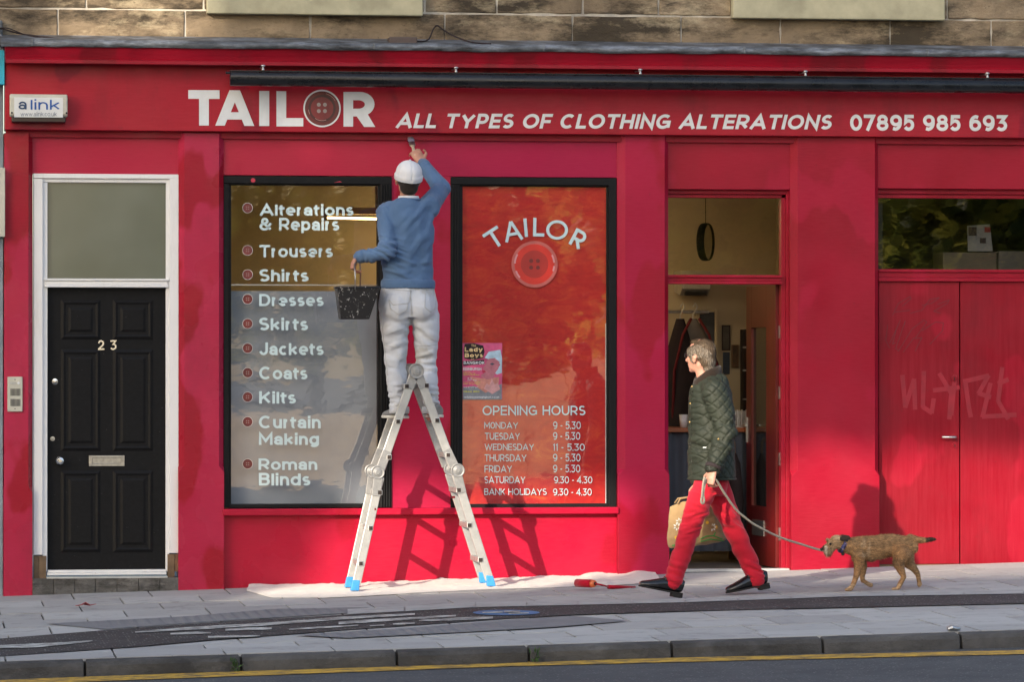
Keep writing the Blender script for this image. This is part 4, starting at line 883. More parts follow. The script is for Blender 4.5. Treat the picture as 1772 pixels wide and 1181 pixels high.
# alarm box
c0, c1 = P(17, 210, -.2), P(117, 163, -.2)
AL = thing('alarm_box', 'cream alarm box with blue lettering at the left end of the fascia', 'alarm box', ((c0.x+c1.x)/2, -.11, c0.z))
M_PLAS = simple('cream_plastic', (.50, .48, .40), .45, var=.12, scale=12, bump=.03)
mb = MB(); zc = c0.z+.035; mb.extr([(c0.x, -.108, zc), (c0.x, -.185, zc), (c0.x, -.200, zc+.02), (c0.x, -.200, c1.z-.03), (c0.x, -.18, c1.z), (c0.x, -.108, c1.z)], (c1.x-c0.x, 0, 0)); mb.build('cover', M_PLAS, AL, bevel=.008)
mb = MB(); mb.box(c0.x+.012, c1.x-.012, -.188, -.108, c0.z-.004, zc-.002); mb.build('strobe_base', simple('dark_red_lens', (.02, .006, .006), .3, bump=0), AL, bevel=.006)
lab = MB().rect(24.5, 109, 168.5, 203, -.2025, -.2).build('label_panel', simple('label_white', (.66, .67, .66), .4, var=.05, bump=0), AL)
letters('a', (32, 46, 175.5, 189), -.205, simple('label_navy', (.022, .055, .13), .5, bump=0), lab, .14); letters('link', (53, 103, 171.5, 189.5), -.205, simple('label_blue', (.016, .085, .32), .5, bump=0), lab, .12)
letters('www.alink.co.uk', (35.5, 98, 193, 201.5), -.205, simple('label_grey', (.10, .13, .18), .5, bump=0), lab, .09)
mb = MB(); disc(mb, 20.5, 195, 1.7, -.2015, 10); disc(mb, 115, 195.5, 1.7, -.2015, 10); mb.build('screw', M_DARK, AL)
# intercom
IC = MB().rect(13, 39, 652.5, 713, -.066, -.049).build('intercom', M_PLAS, bevel=.004); tag(IC, 'beige door intercom on the narrow left pillar', 'intercom')
mb = MB(); [mb.rect(18.4+2.2*i, 19.6+2.2*i, q, q+12.5, -.0675, -.0655) for i in range(8) for q in (673, 691)]; mb.build('speaker_slots', M_DARK, IC)
MB().rect(17, 28.5, 661, 665.5, -.069, -.0655).build('name_plate', M_STEEL, IC); mb = MB(); mb.lathe([(.009, 0), (.009, .006), (.003, .007)], P(32, 663.5, -.066), n=14); mb.build('call_button', M_LETTER, IC)
mb = MB(); disc(mb, 26, 657.5, 1, -.0672, 8); disc(mb, 26, 708, 1, -.0672, 8); mb.build('screw', M_DARK, IC)
# neighbour on the left edge
NB = thing('neighbouring_shopfront', 'sliver of a blue grey painted shopfront at the left edge', 'shopfront', (PX(-60), 0, gz(-4.3, 0)))
M_NB = simple('blue_grey_paint', (.20, .25, .28), .6, var=.25, scale=6, bump=.2)
MB().box(-8, PX(5.2, -.03), -.03, .3, -.4, PZ(80)).build('wall', M_NB, NB, bevel=.003)
MB().box(-8, PX(7.5, -.13), -.13, -.031, PZ(146, -.13, 4), PZ(86.5, -.13, 4)).build('sign_board', simple('turquoise_sign', (.02, .36, .50), .4, bump=.03), NB, bevel=.003)
MB().box(PX(-70, -.1), PX(8.5, -.1), -.10, -.031, PZ(410, -.1, 4), PZ(290, -.1, 4)).build('meter_box', M_PLAS, NB, bevel=.004)
MB().box(-8, PX(4, -.06), -.06, .2, PZ(86, -.06, 4)+.02, PZ(60, -.06, 4)+.1).build('lead_cap', M_LEAD, NB, bevel=.01)
# cable and junction box along the lead
zl = zc1+.05
JB = MB().rect(674, 722, 63.5, 75.5, -.235, -.10).build('junction_box', simple('brown_plastic', (.075, .052, .045), .6, bump=.1), bevel=.006); tag(JB, 'small brown junction box lying on the lead strip', 'junction box')
def cable(name, lab, pts, r=.0055):
    q = [Vector(p) for p in pts]; sm = []
    for i in range(len(q)-1):
        p0, p1, p2, p3 = q[max(i-1, 0)], q[i], q[i+1], q[min(i+2, len(q)-1)]
        for k in range(6):
            t = k/6; sm.append(.5*((2*p1)+(-p0+p2)*t+(2*p0-5*p1+4*p2-p3)*t*t+(-p0+3*p1-3*p2+p3)*t**3))
    sm.append(q[-1]); mb = MB(); mb.tube(sm, r, 7); return tag(mb.build(name, M_DKC, smooth=True), lab, 'cable')
cable('cable', 'loop of black cable rising from the brown junction box', [P(716, 71, -.2), P(740, 69, -.16), P(750, 50, -.02), P(757, 44, -.02), P(768, 52, -.03), P(790, 64, -.08), P(818, 73, -.20), P(850, 75.5, -.25)])
cable('cable', 'slack black cable draped over the lead at the left corner', [P(-20, 45, -.05), P(5, 50, -.12), P(35, 58, -.14), P(80, 64, -.16), P(120, 69, -.18), P(160, 73, -.22)])
cable('cable', 'second thinner black cable crossing the left corner of the lead', [P(-20, 52, -.05), P(10, 48, -.14), P(45, 60, -.15), P(95, 70, -.2), P(140, 74, -.24)], .004)
# poster taped in the right window
PO = tag(MB().rect(800.5, 869, 594, 692, .0205, .0215).build('poster', simple('poster_pink', (.55, .07, .18), .45, var=.35, scale=9, bump=0)), 'small pink show poster taped to the lower left of the red window', 'poster')
def pp_(pts, mat, Y, name): 
    MB().poly([P(790+x*.1185, 570+y*.1185, Y) for x, y in pts]).build(name, mat, PO, fix=False)
cM = lambda n, c: simple(n, c, .45, var=.25, scale=30, bump=0)
pp_([(92, 1030), (92, 860), (250, 830), (420, 900), (660, 800), (660, 1030)], cM('poster_slate', (.20, .21, .24)), .0200, 'poster_cloth')
pp_([(190, 690), (360, 720), (620, 700), (610, 850), (420, 930), (330, 870)], cM('poster_skin_lit', (.50, .20, .16)), .0197, 'poster_shoulder')
pp_([(410, 420), (470, 330), (640, 300), (664, 420), (660, 640), (590, 665), (560, 640), (640, 520), (560, 420), (470, 440)], cM('poster_plume', (.38, .52, .62)), .0192, 'poster_headdress')
pp_([(440, 470), (480, 430), (560, 425), (630, 480), (610, 580), (560, 650), (540, 720), (440, 735), (360, 700), (362, 665), (405, 650), (372, 610), (400, 590), (382, 570), (420, 530)], cM('poster_skin', (.42, .13, .17)), .0189, 'poster_face')
pp_([(484, 510), (520, 492), (560, 512), (520, 528)], cM('poster_eye', (.04, .05, .08)), .0186, 'poster_eye'); pp_([(370, 605), (410, 600), (430, 628), (385, 645)], cM('poster_lip', (.40, .01, .05)), .0186, 'poster_lips')
pp_([(120, 215), (250, 205), (390, 240), (410, 330), (385, 420), (250, 452), (115, 430), (105, 300)], M_DKC, .0186, 'poster_badge')
pp_([(94, 470), (400, 450), (412, 510), (100, 532)], M_DKC, .0186, 'poster_badge')
pp_([(400, 870), (440, 790), (480, 820), (515, 720), (560, 810), (600, 780), (640, 880), (520, 950)], cM('poster_lotus', (.55, .28, .28)), .0186, 'poster_flower')
q8 = lambda a, b, c, d: (790+a*.1185, 790+b*.1185, 570+c*.1185, 570+d*.1185)
gold = cM('poster_gold', (.62, .45, .22)); yl_ = cM('poster_yellow', (.62, .60, .05))
for body, bx_, mt, bo in (('The', q8(215, 285, 222, 258), gold, .01), ('Lady', q8(118, 385, 262, 345), gold, .03), ('Boys', q8(120, 385, 350, 425), gold, .03), ('of', q8(210, 260, 425, 447), gold, .01), ('BANGKOK', q8(104, 408, 462, 520), M_LETTER, .02),
                          ('EDINBURGH', q8(98, 362, 556, 610), M_LETTER, .02), ('SHOW ON', q8(98, 200, 622, 638), yl_, .0), ('Summer Big Top', q8(98, 275, 640, 660), yl_, .0), ('MEADOWS EDINBURGH', q8(98, 330, 662, 678), yl_, .0),
                          ('18 to', q8(160, 225, 710, 728), M_LETTER, .01), ('25th Aug', q8(160, 290, 736, 756), M_LETTER, .01), ('tickets only', q8(98, 350, 770, 786), yl_, 0), ('seats at the box', q8(98, 330, 790, 806), yl_, 0), ('only', q8(100, 320, 842, 860), M_LETTER, .01),
                          ('0844 800', q8(98, 335, 898, 924), yl_, .02), ('ladyboysofbangkok.co.uk', q8(108, 625, 978, 1014), M_LETTER, .01)):
    letters(body, bx_, .0182, mt, PO, .12+bo*4)
# ================================================================ figures: shared tools
def fuse(mb, vox, smooth=4, fold=None, lam=.5):
    """one continuous skin out of overlapping limbs (voxel union), smoothed; fold(p, n) -> offset along the normal"""
    me = mb.mesh('raw'); o = bpy.data.objects.new('raw', me); COL.objects.link(o)
    r = o.modifiers.new('r', 'REMESH'); r.mode = 'VOXEL'; r.voxel_size = vox; r.adaptivity = 0
    dg = bpy.context.evaluated_depsgraph_get(); dg.update()
    out = bpy.data.meshes.new_from_object(o.evaluated_get(dg)); bpy.data.objects.remove(o); bpy.data.meshes.remove(me)
    n = len(out.vertices); co = np.empty(n*3); out.vertices.foreach_get('co', co); co = co.reshape(n, 3)
    ne = len(out.edges); ed = np.empty(ne*2, dtype=np.int64); out.edges.foreach_get('vertices', ed); ed = ed.reshape(ne, 2)
    deg = np.bincount(ed.ravel(), minlength=n).astype(float)[:, None]
    def lap(c):
        s = np.zeros_like(c)
        for k in range(3):
            s[:, k] = np.bincount(ed[:, 0], c[ed[:, 1], k], n)+np.bincount(ed[:, 1], c[ed[:, 0], k], n)
        return s/np.maximum(deg, 1)
    for _ in range(smooth): co = co+lam*(lap(co)-co)
    out.vertices.foreach_set('co', co.ravel()); out.update()
    if fold is not None:
        nr = np.empty(n*3); out.vertices.foreach_get('normal', nr); nr = nr.reshape(n, 3)
        d = fold(co, nr); co = co+nr*d[:, None]; co = co+.25*(lap(co)-co)
        out.vertices.foreach_set('co', co.ravel()); out.update()
    return out
def vnoise(co, s, seed=0.0):
    """cheap smooth pseudo noise for arrays of points"""
    rs = np.random.RandomState(int(seed*10)+1); v = 0
    for k in range(7):
        d = rs.randn(3); d /= np.linalg.norm(d); v = v+np.sin((co@d)*s*(.6+.25*k)+rs.rand()*6.28+1.3*np.sin((co@rs.randn(3))*s*.35))
    return v/4
def folds(items, base=.0, bs=18, seed=1.0):
    """items: (centre, direction, wavelength, depth, reach): irregular cloth folds that die away from their centre"""
    def f(co, nr):
        d = base*vnoise(co, bs, seed)
        for n_, (c, dr, wl, amp, R) in enumerate(items):
            c = np.array(tuple(c)); dr = np.array(dr, float); dr /= np.linalg.norm(dr); q = co-c
            w = np.exp(-((q**2).sum(1))/(R*R)); al = q@dr; an = q*.28+np.outer(al, dr)*.72      # stretched across the fold
            t = vnoise(an*(1/wl), 4.2, seed+n_*1.7+.3); d = d+amp*w*(np.tanh(2.6*t)*1.35-.1)
        return d
    return f
def skin_mesh(name, me, mat, parent=None): return link(name, me, mat, parent, smooth=True)
def skin_mat(name, col):
    m = NM(name); c = lin(col); n = m.noise(25, 5, .6)
    m.set(col=m.ramp(n, [(.3, tuple(x*.85 for x in c)), (.7, tuple(min(1, x*1.12) for x in c))]), rough=.5, spec=.35, sss=.08); m.bump(m.noise(120, 3), .06, .002)
    m.b.inputs['Subsurface Radius'].default_value = (.012, .005, .003); return m.m
def cloth_mat(name, col, var=.12, weave=600, rough=.9, extra=None, bump=.12):
    m = NM(name); c = lin(col); n = m.noise(7, 6, .65)
    k = m.ramp(n, [(.3, tuple(x*(1-var) for x in c)), (.7, tuple(min(1, x*(1+var)) for x in c))])
    if extra:
        for sc, lo, col2, amt in extra: k = m.mix(m.math('MULTIPLY', m.ramp(m.noise(sc, 6, .65), [(lo, 0.0), (lo+.05, 1.0)]), amt), k, col2)
    m.set(col=k, rough=rough, spec=.2, sheen=.15); m.bump(m.noise(weave, 2), bump, .001); m.bump(m.noise(38, 5, .6), .35, .006); return m.m
M_SKIN = skin_mat('skin', (.46, .235, .165)); M_SKIN2 = skin_mat('skin_older', (.50, .25, .18))
def hand(mb, wrist, d, pn, length=.185, curl=0.0, side=1, spread=.10, thumb=.6):
    """palm, four fingers of unequal length and a thumb; d = pointing direction, pn = palm normal; curl bends the fingers towards the palm"""
    d = Vector(d).normalized(); pn = Vector(pn); pn = (pn-d*pn.dot(d)).normalized(); s = d.cross(pn).normalized()*side; w = Vector(wrist); k = length/.185
    mb.loft([w-d*.02*k, w+d*.02*k, w+d*.06*k, w+d*.092*k], [(.025*k, .019*k), (.034*k, .018*k), (.041*k, .017*k), (.040*k, .013*k)], 12, up=pn); mb.ell(w+d*.05*k, .024*k)
    for i, (off, ln, r) in enumerate(((.030, .072, .0088), (.010, .082, .0092), (-.011, .076, .0090), (-.030, .060, .0078))):
        p = w+d*.086*k+s*off*k; q = [p-d*.015*k]; a = curl*(1+.06*i)*.55; dd = (d+s*off*spread*8).normalized(); rs = [r*k*1.02]
        for j, f in enumerate((.45, .31, .24)):
            a2 = a*(1+.75*j); v = dd*math.cos(a2)+pn*math.sin(a2); q.append(q[-1]+v*(ln*k*f+(.015*k if j == 0 else 0))); rs.append(r*k*(1-.11*(j+1)))
        mb.cap(q, rs, 8)
    b = w+d*.018*k+s*.030*k; v1 = (d*.62+s*.72+pn*.25*thumb).normalized(); v2 = (d*.85+s*.30+pn*.65*thumb).normalized(); v3 = (d*.9-s*.05+pn*.8*thumb).normalized()
    q = [b, b+v1*.042*k, b+v1*.042*k+v2*.030*k, b+v1*.042*k+v2*.030*k+v3*.022*k]; mb.cap(q, [.0135*k, .0115*k, .0098*k, .0082*k], 8)
def head(mb, m, k=1.0, neck=(0, 0, -.2), bald=False):
    """m: 4x4 from head space (face to +x, up +z) to the place"""
    T = lambda *p: m @ (Vector(p)*k); R = m.to_3x3()*k
    E = lambda c, r: mb.ell(T(*c), r, R, 16, 10)
    E((-.012, 0, .028), (.100, .078, .092)); E((.030, 0, -.020), (.066, .062, .085)); E((.040, 0, -.066), (.050, .050, .045)); E((.066, 0, -.094), (.024, .027, .020))
    E((.074, 0, .030), (.022, .050, .016)); E((.058, .034, -.018), (.030, .026, .024)); E((.058, -.034, -.018), (.030, .026, .024))
    mb.cap([T(.086, 0, .016), T(.102, 0, -.016), T(.110, 0, -.030)], [.010*k, .012*k, .014*k], 10); E((.098, .012, -.031), (.011, .009, .009)); E((.098, -.012, -.031), (.011, .009, .009))
    E((.086, 0, -.056), (.013, .024, .007)); E((.085, 0, -.068), (.012, .022, .008))
    for s in (-1, 1):
        E((-.004, s*.080, -.012), (.019, .010, .033)); E((-.010, s*.084, -.004), (.020, .010, .020)); E((-.022, s*.046, -.052), (.028, .020, .032))
    n = m @ (Vector(neck)*k); mb.loft([T(-.018, 0, -.04), T(-.022, 0, -.10), n], [(.058*k, .060*k), (.053*k, .054*k), (.056*k, .056*k)], 16, up=R @ Vector((1, 0, 0)))
def eyes(m, k, parent):
    mb = MB()
    for s in (-1, 1): mb.ell(m @ (Vector((.076, s*.032, .006))*k), .0125*k, None, 10, 8)
    mb.build('eyeball', simple('eye_white', (.6, .58, .55), .2, bump=0), parent, smooth=True); mb = MB()
    for s in (-1, 1): mb.ell(m @ (Vector((.0865, s*.032, .006))*k), .0052*k, None, 8, 6)
    mb.build('iris', simple('eye_iris', (.05, .04, .03), .15, bump=0), parent, smooth=True)
def frame_m(o, fwd, up=(0, 0, 1)):
    f = Vector(fwd).normalized(); u = Vector(up); u = (u-f*u.dot(f)).normalized(); s = u.cross(f)
    return Matrix(((f.x, s.x, u.x, o[0]), (f.y, s.y, u.y, o[1]), (f.z, s.z, u.z, o[2]), (0, 0, 0, 1)))

def tufts(me, n, seed, flow_of, len_of, col_of, width=.0016, lift=(.15, .7), jit=.3):
    """short separate hairs standing on a mesh"""
    rnd = random.Random(seed); me.calc_loop_triangles(); tri = [tuple(t.vertices) for t in me.loop_triangles]; ar = np.array([t.area for t in me.loop_triangles]); idx = np.random.RandomState(seed).choice(len(tri), n, p=ar/ar.sum())
    V = [v.co for v in me.vertices]; NN = [v.normal for v in me.vertices]; fur = MB(); cols = []
    for i in idx:
        a, b, c = tri[i]; r1, r2 = rnd.random()**.5, rnd.random(); p = V[a]*(1-r1)+V[b]*(r1*(1-r2))+V[c]*(r1*r2); nn = NN[a]; flow = flow_of(p, nn); ln = len_of(p)
        if ln <= 0: continue
        f = flow-nn*flow.dot(nn); f = (f.normalized() if f.length > .1 else nn.orthogonal())+nn*rnd.uniform(*lift)+Vector((rnd.uniform(-jit, jit), rnd.uniform(-jit, jit), rnd.uniform(-jit, jit))); f.normalize(); s = f.cross(nn).normalized()*width
        fur.add([p-s-nn*.001, p+s-nn*.001, p+f*ln*rnd.uniform(.6, 1.5)], [(0, 1, 2)]); q = col_of(p)*rnd.choice((.45, .8, 1.0, 1.15, 1.5)); cols += [q, q, q*1.15]
    fm = fur.mesh('fur', fix=False); at = fm.color_attributes.new('coat', 'FLOAT_COLOR', 'POINT')
    for i, q in enumerate(cols): at.data[i].color = (float(q[0]), float(q[1]), float(q[2]), 1)
    return fm
def tuft_mat(name):
    m = NM(name); at = m.n.new('ShaderNodeAttribute'); at.attribute_name = 'coat'; m.set(col=at.outputs['Color'], rough=.6, spec=.3); return m.m
# ================================================================ drop cloth, roller, ladder
M_SHEET = cloth_mat('drop_cloth', (.62, .58, .53), .08, 300, extra=[(9, .66, (.45, .40, .34), .4), (26, .70, (.5, .08, .12), .5)])
lo_ = [(427, 1024), (470, 1036), (560, 1036.5), (640, 1033), (730, 1027), (830, 1022), (940, 1019), (1040, 1015.5), (1085, 1013), (1130, 1010), (1142, 1004)]
mb = MB(); n, mcol = 170, 16; lx = [p[0] for p in lo_]; ly = [p[1] for p in lo_]
for i in range(n+1):
    px = 427+(1142-427)*i/n; a = G(px, float(np.interp(px, lx, ly)))
    for j in range(mcol+1):
        t = j/mcol; y = a.y*(1-t)+(-.012)*t; x = a.x+(y-a.y)*.12
        h = .004+.005*max(0, noise.noise((x*5, y*9, 1)))+.005*abs(noise.noise((x*17, y*19, 4)))**.8+.009*max(0, 1-abs(noise.noise((x*4, y*3, 8)))*7)+(.022*t**4*max(0, noise.noise((x*3.1, 2, 9))+.2))
        if 1018 < px < 1062: h += .022*math.sin(math.pi*(px-1018)/44)*t
        if 1095 < px < 1140: h += .016*math.sin(math.pi*(px-1095)/45)*t
        if i in (0, 1, 2): h += .02*(3-i)/3*abs(noise.noise((y*9, 5, 2)))
        if j == 0: h = .003+.004*abs(noise.noise((x*9, 1, 1)))
        if j == 0: y += .03*noise.noise((x*6, 3, 3))
        mb.v.append(Vector((x, y, gz(x, y)+h)))
k = mcol+1; mb.f = [(i*k+j, (i+1)*k+j, (i+1)*k+j+1, i*k+j+1) for i in range(n) for j in range(mcol)]
tag(mb.build('drop_cloth', M_SHEET, smooth=True), 'crumpled white dust sheet spread along the foot of the red wall', 'dust sheet')
M_ORANGE = simple('orange_plastic', (.62, .13, .04), .4, bump=0); M_REDROLL = cloth_mat('red_roller_nap', (.38, .004, .02), .2, 200)
a, b = G(998, 1013, .035), G(1024, 1014, .035); a.z += .012; b.z += .012
RO = thing('paint_roller', 'red paint roller with orange end lying on the dust sheet', 'paint roller', (a.x, a.y, gz(a.x, a.y)))
mb = MB(); mb.tube([a, b], .027, 14); mb.build('roller_sleeve', M_REDROLL, RO, smooth=True)
mb = MB(); dd = (b-a).normalized(); mb.lathe([(.010, 0), (.024, 0), (.026, .012), (.020, .03), (.010, .031)], b, dd, 14); mb.build('end_cap', M_ORANGE, RO, smooth=True); mb = MB(); mb.lathe([(.012, .0315), (.001, .0316)], b, dd, 12); mb.build('end_hole', M_DARK, RO)
mb = MB(); e = b+dd*.03; mb.tube([e, e+Vector((.05, .03, -.01)), e+Vector((.12, .10, -.03))], .006); mb.tube([e+Vector((.10, .085, -.026)), e+Vector((.30, .20, -.04))], .013); mb.build('handle', M_REDROLL, RO, smooth=True)
# ladder: three hinged stages a side
YN, YFAR = -.864, -.495
M_ALU = simple('aluminium', (.44, .44, .43), .42, .6, var=.12, scale=18, bump=.06); M_ALU2 = simple('cast_alloy', (.30, .30, .30), .45, .6, var=.15, scale=30, bump=.1); M_BLUE = simple('blue_rubber', (.03, .24, .55), .55, var=.15, scale=20, bump=.1)
LD = thing('step_ladder', 'folding aluminium ladder with blue feet standing as an A', 'ladder', G(730, 1018))
LEG = {'l': [(716, 648), (659, 813), (657.5, 826), (616.5, 1016)], 'r': [(724, 648), (784, 810), (789, 822), (847, 1010)]}
RUNG = {'l': [(703.6, 669), (688.4, 730), (673, 791.7), (657, 853), (641, 914.7), (624, 976)], 'r': [(738, 667.5), (756, 728), (775, 788), (793.6, 849), (812, 909.7), (831, 969.7)]}
def rail_box(mb, a, b, Y, w=.029, t=.024):
    d = (b-a).normalized(); nn = Vector((-d.z, 0, d.x))*w; o = [a+nn, b+nn, b-nn, a-nn]; mb.extr([p+Vector((0, -t/2, 0)) for p in o], (0, t, 0))
HB = {}
for s in 'lr':
    for Y in (YN, YFAR):
        q = [P(x, y, YN) for x, y in LEG[s]]; q = [Vector((p.x, Y, p.z)) for p in q]
        up_, lo2 = (q[0], q[1]), (q[2], q[3])
        lo2 = (q[2], Vector((q[3].x, Y, gz(q[3].x, Y)+.055)))
        for a, b in (up_, lo2):
            mb = MB(); rail_box(mb, a, b, Y); mb.build('rail', M_ALU, LD, bevel=.004)
        # side hinge: two round cheeks and plates
        mid = (q[1]+q[2])/2; off = Vector((-.020 if s == 'l' else .020, 0, .006)); mb = MB()
        for yy in (-.019, .010): mb.lathe([(.001, 0), (.046, 0), (.046, .005), (.040, .005), (.038, .002), (.028, .002), (.026, .007), (.018, .007), (.016, .011), (.001, .011)], mid+off+Vector((0, Y-mid.y+yy+.0, 0)), (0, -1, 0), 22)
        rail_box(mb, q[1]+(q[0]-q[1]).normalized()*.13, mid+off*.6, Y, .030, .034); rail_box(mb, q[2]+(lo2[1]-q[2]).normalized()*.13, mid+off*.6, Y, .030, .036)
        mb.build('hinge', M_ALU2, LD, smooth=False, bevel=.002)
        f = lo2[1]; d = (lo2[1]-q[2]).normalized(); mb = MB(); g = gz(f.x, Y)+.011; sgn = -1 if s == 'l' else 1
        mb.extr([(f.x-.026, Y-.017, f.z+.030), (f.x+.024, Y-.017, f.z+.026), (f.x+.030+.012*sgn, Y-.017, g), (f.x-.030+.012*sgn, Y-.017, g)], (0, .034, 0)); mb.build('foot', M_BLUE, LD, bevel=.006)
    for k, (x, y) in enumerate(RUNG[s]):
        p = P(x, y, YN); mb = MB(); w = .0175; mb.box(p.x-w, p.x+w, YN-.018, YFAR+.014, p.z-w, p.z+w); mb.build('rung', M_ALU, LD, bevel=.004)
        MB().box(p.x-w*.72, p.x+w*.72, YN-.0195, YN-.0181, p.z-w*.72, p.z+w*.72).build('rung_end', simple('rung_hole', (.022, .014, .012), .8, bump=0) if k == 0 and s == 'l' else bpy.data.materials['rung_hole'], LD)
for Y in (YN, YFAR):
    p = P(720, 642.5, YN); p.y = Y; mb = MB()
    for yy in (-.022, .008): mb.lathe([(.001, 0), (.052, 0), (.052, .007), (.045, .007), (.043, .003), (.030, .003), (.028, .010), (.018, .010), (.016, .013), (.001, .013)], p+Vector((0, yy, 0)), (0, -1, 0), 22)
    for s in 'lr':
        q = P(*LEG[s][0], YN); q.y = Y; e = P(*LEG[s][1], YN); e.y = Y; rail_box(mb, p, q+(e-q).normalized()*.10, Y, .030, .036)
    mb.build('hinge', M_ALU2, LD, bevel=.002)
mb = MB(); mb.rect(648, 651, 880, 884, YN-.0128, YN-.0122); a = P(784, 861, YFAR); mb.box(a.x-.012, a.x+.012, YFAR-.0135, YFAR-.012, a.z-.008, a.z+.008); mb.build('warning_label', M_REDC, LD)

# ================================================================ the painter
Y0 = -.68
p_ = lambda x, y, Y=Y0: P(x, y, Y)
hm = frame_m(p_(706, 311, Y0+.02), (-.10, .92, .28), (.05, -.28, 1))
mb = MB(); head(mb, hm, .97, neck=(-.02, 0, -.19))
nk = p_(708, 343, Y0)
mb.loft([p_(707, 345, Y0), p_(707, 372, Y0), p_(706, 430, Y0), p_(706, 480, Y0), p_(707, 520, Y0)], [(.055, .05), (.12, .05), (.125, .07), (.12, .07), (.13, .075)], 16)
sL, eL, wL = p_(670, 368, Y0+.02), p_(670, 434, Y0-.14), p_(619, 445.5, Y0-.08)
sR, eR, wR = p_(742, 358, Y0+.04), p_(764, 327, -.42), p_(731, 283, -.24)
mb.cap([sL, eL, wL], [.042, .036, .027]); mb.cap([sR, eR, wR], [.042, .036, .028])
hip = {'l': [p_(684, 530), p_(684, 578, Y0-.01), p_(685, 630, Y0+.03), p_(689, 672, Y0-.01), p_(693, 714, Y0-.02)], 'r': [p_(734, 530), p_(737, 576, Y0-.01), p_(738, 624, Y0+.03), p_(744, 670, Y0-.01), p_(748, 712, Y0-.02)]}
for s in 'lr': mb.cap(hip[s], [.065, .06, .045, .04, .032]); e = hip[s][-1]; mb.cap([e, e+Vector((0, .13, -.045))], [.035, .028])
# right hand holding the brush against the wall
BR0, BR1 = p_(716.5, 262, -.19), p_(710, 237.5, -.045)
hand(mb, wR+(BR0-wR)*.12, (BR0-wR)+Vector((-.01, 0, .03)), Vector((-.30, .95, .25)), .195, 1.35, -1, thumb=.9)
hand(mb, wL+Vector((-.012, 0, -.004)), Vector((-.32, .0, -.80)), Vector((.8, .0, -.25)), .165, 1.7, -1, thumb=.9)
PT = skin_mesh('person', fuse(mb, .0055, 3), M_SKIN); tag(PT, 'house painter in white cap and blue jumper standing on the ladder, back turned', 'person')
eyes(hm, .97, PT)
# cropped dark hair under the cap
mb = MB(); R3 = hm.to_3x3()
mb.ell(hm @ Vector((-.022, 0, .012)), (.094, .080, .082), R3, 20, 12); mb.ell(hm @ Vector((-.050, 0, -.045)), (.052, .064, .050), R3, 16, 10)
skin_mesh('hair', fuse(mb, .005, 2, lambda c, n: .0012*vnoise(c, 160, 2)), cloth_mat('dark_hair', (.022, .016, .012), .3, 400), PT)
M_CAP = cloth_mat('white_cap', (.62, .63, .66), .04, 500)
mb = MB(); mb.ell(hm @ Vector((-.014, 0, .048)), (.108, .090, .088), R3, 24, 14); mb.loft([hm @ Vector((-.012, 0, .040)), hm @ Vector((-.012, 0, .002))], [(.098, .115), (.096, .113)], 24, up=R3 @ Vector((1, 0, 0)))
mb.cap([hm @ Vector((.09, .05, .02)), hm @ Vector((.135, .03, .012)), hm @ Vector((.135, -.03, .012)), hm @ Vector((.09, -.05, .02))], [.006]*4, 8); mb.box(.07, .14, -.045, .045, .010, .020, hm)
def capf(c, n):
    q = (np.array(hm.to_3x3().inverted()) @ (c-np.array(hm.translation)).T).T; an = np.arctan2(q[:, 1], q[:, 0]+.014); seam = np.abs(((an/(math.pi/3)) % 1)-.5)
    return .0030*vnoise(c, 26, 5)-.006*np.exp(-((.5-seam)/.035)**2)*(q[:, 2] > .02)-.004*np.exp(-((q[:, 2]-.012)/.004)**2)
cp = skin_mesh('cap', fuse(mb, .0045, 4, capf), M_CAP, PT)
mb = MB(); mb.ell(hm @ Vector((-.014, 0, .140)), (.008, .008, .004), R3, 8, 6); mb.build('cap_button', M_CAP, cp, smooth=True)
# blue jumper
M_JUMP = cloth_mat('blue_jumper', (.080, .142, .255), .10, 500, extra=[(40, .74, (.3, .36, .45), .5)])
mb = MB()
mb.loft([p_(707, 346, Y0+.01), p_(706, 358, Y0), p_(705, 378, Y0-.01), p_(704, 415, Y0-.01), p_(705, 450, Y0), p_(706, 478, Y0), p_(706, 493, Y0)], [(.072, .070), (.150, .088), (.176, .108), (.176, .118), (.174, .116), (.172, .118), (.174, .122)], 28)
mb.cap([p_(686, 362, Y0), sL, (sL+eL)/2, eL], [.070, .080, .068, .060], 14); mb.cap([eL, (eL+wL)/2+Vector((0, -.01, -.004)), wL+Vector((.005, 0, 0))], [.060, .052, .042], 14)
mb.cap([p_(728, 362, Y0), sR, (sR+eR)/2, eR], [.070, .078, .068, .060], 14); mb.cap([eR, (eR+wR)/2, wR-(wR-eR).normalized()*.01], [.060, .052, .042], 14)
jf = folds([(sR+Vector((-.04, -.05, -.05)), (.5, 0, -.8), .055, .010, .13), (p_(735, 400, Y0-.1), (.6, 0, -.6), .075, .007, .17), (eR, (.9, 0, .5), .035, .008, .09), (eL, (.3, 0, 1), .040, .010, .10), ((eL+wL)/2, (1, 0, .25), .036, .006, .08), (wR, (-.6, 0, 1), .030, .005, .06),
           (p_(680, 470, Y0-.1), (.45, 0, 1), .060, .009, .13), (p_(725, 465, Y0-.1), (-.35, 0, 1), .065, .007, .12), (sL, (.8, 0, .6), .045, .006, .10), (p_(700, 420, Y0-.1), (.9, 0, .35), .10, .006, .18)], .0030, 16, 3)
JU = skin_mesh('jumper', fuse(mb, .0065, 5, jf), M_JUMP, PT)
mb = MB(); mb.loft([p_(706, 484, Y0), p_(706, 490, Y0), p_(706, 500, Y0)], [(.178, .126), (.187, .136), (.183, .134)], 36)
skin_mesh('hem_band', fuse(mb, .0065, 3, lambda c, n: .0008*np.sin(c[:, 0]*700)+.002*vnoise(c, 20, 8)), M_JUMP, JU)
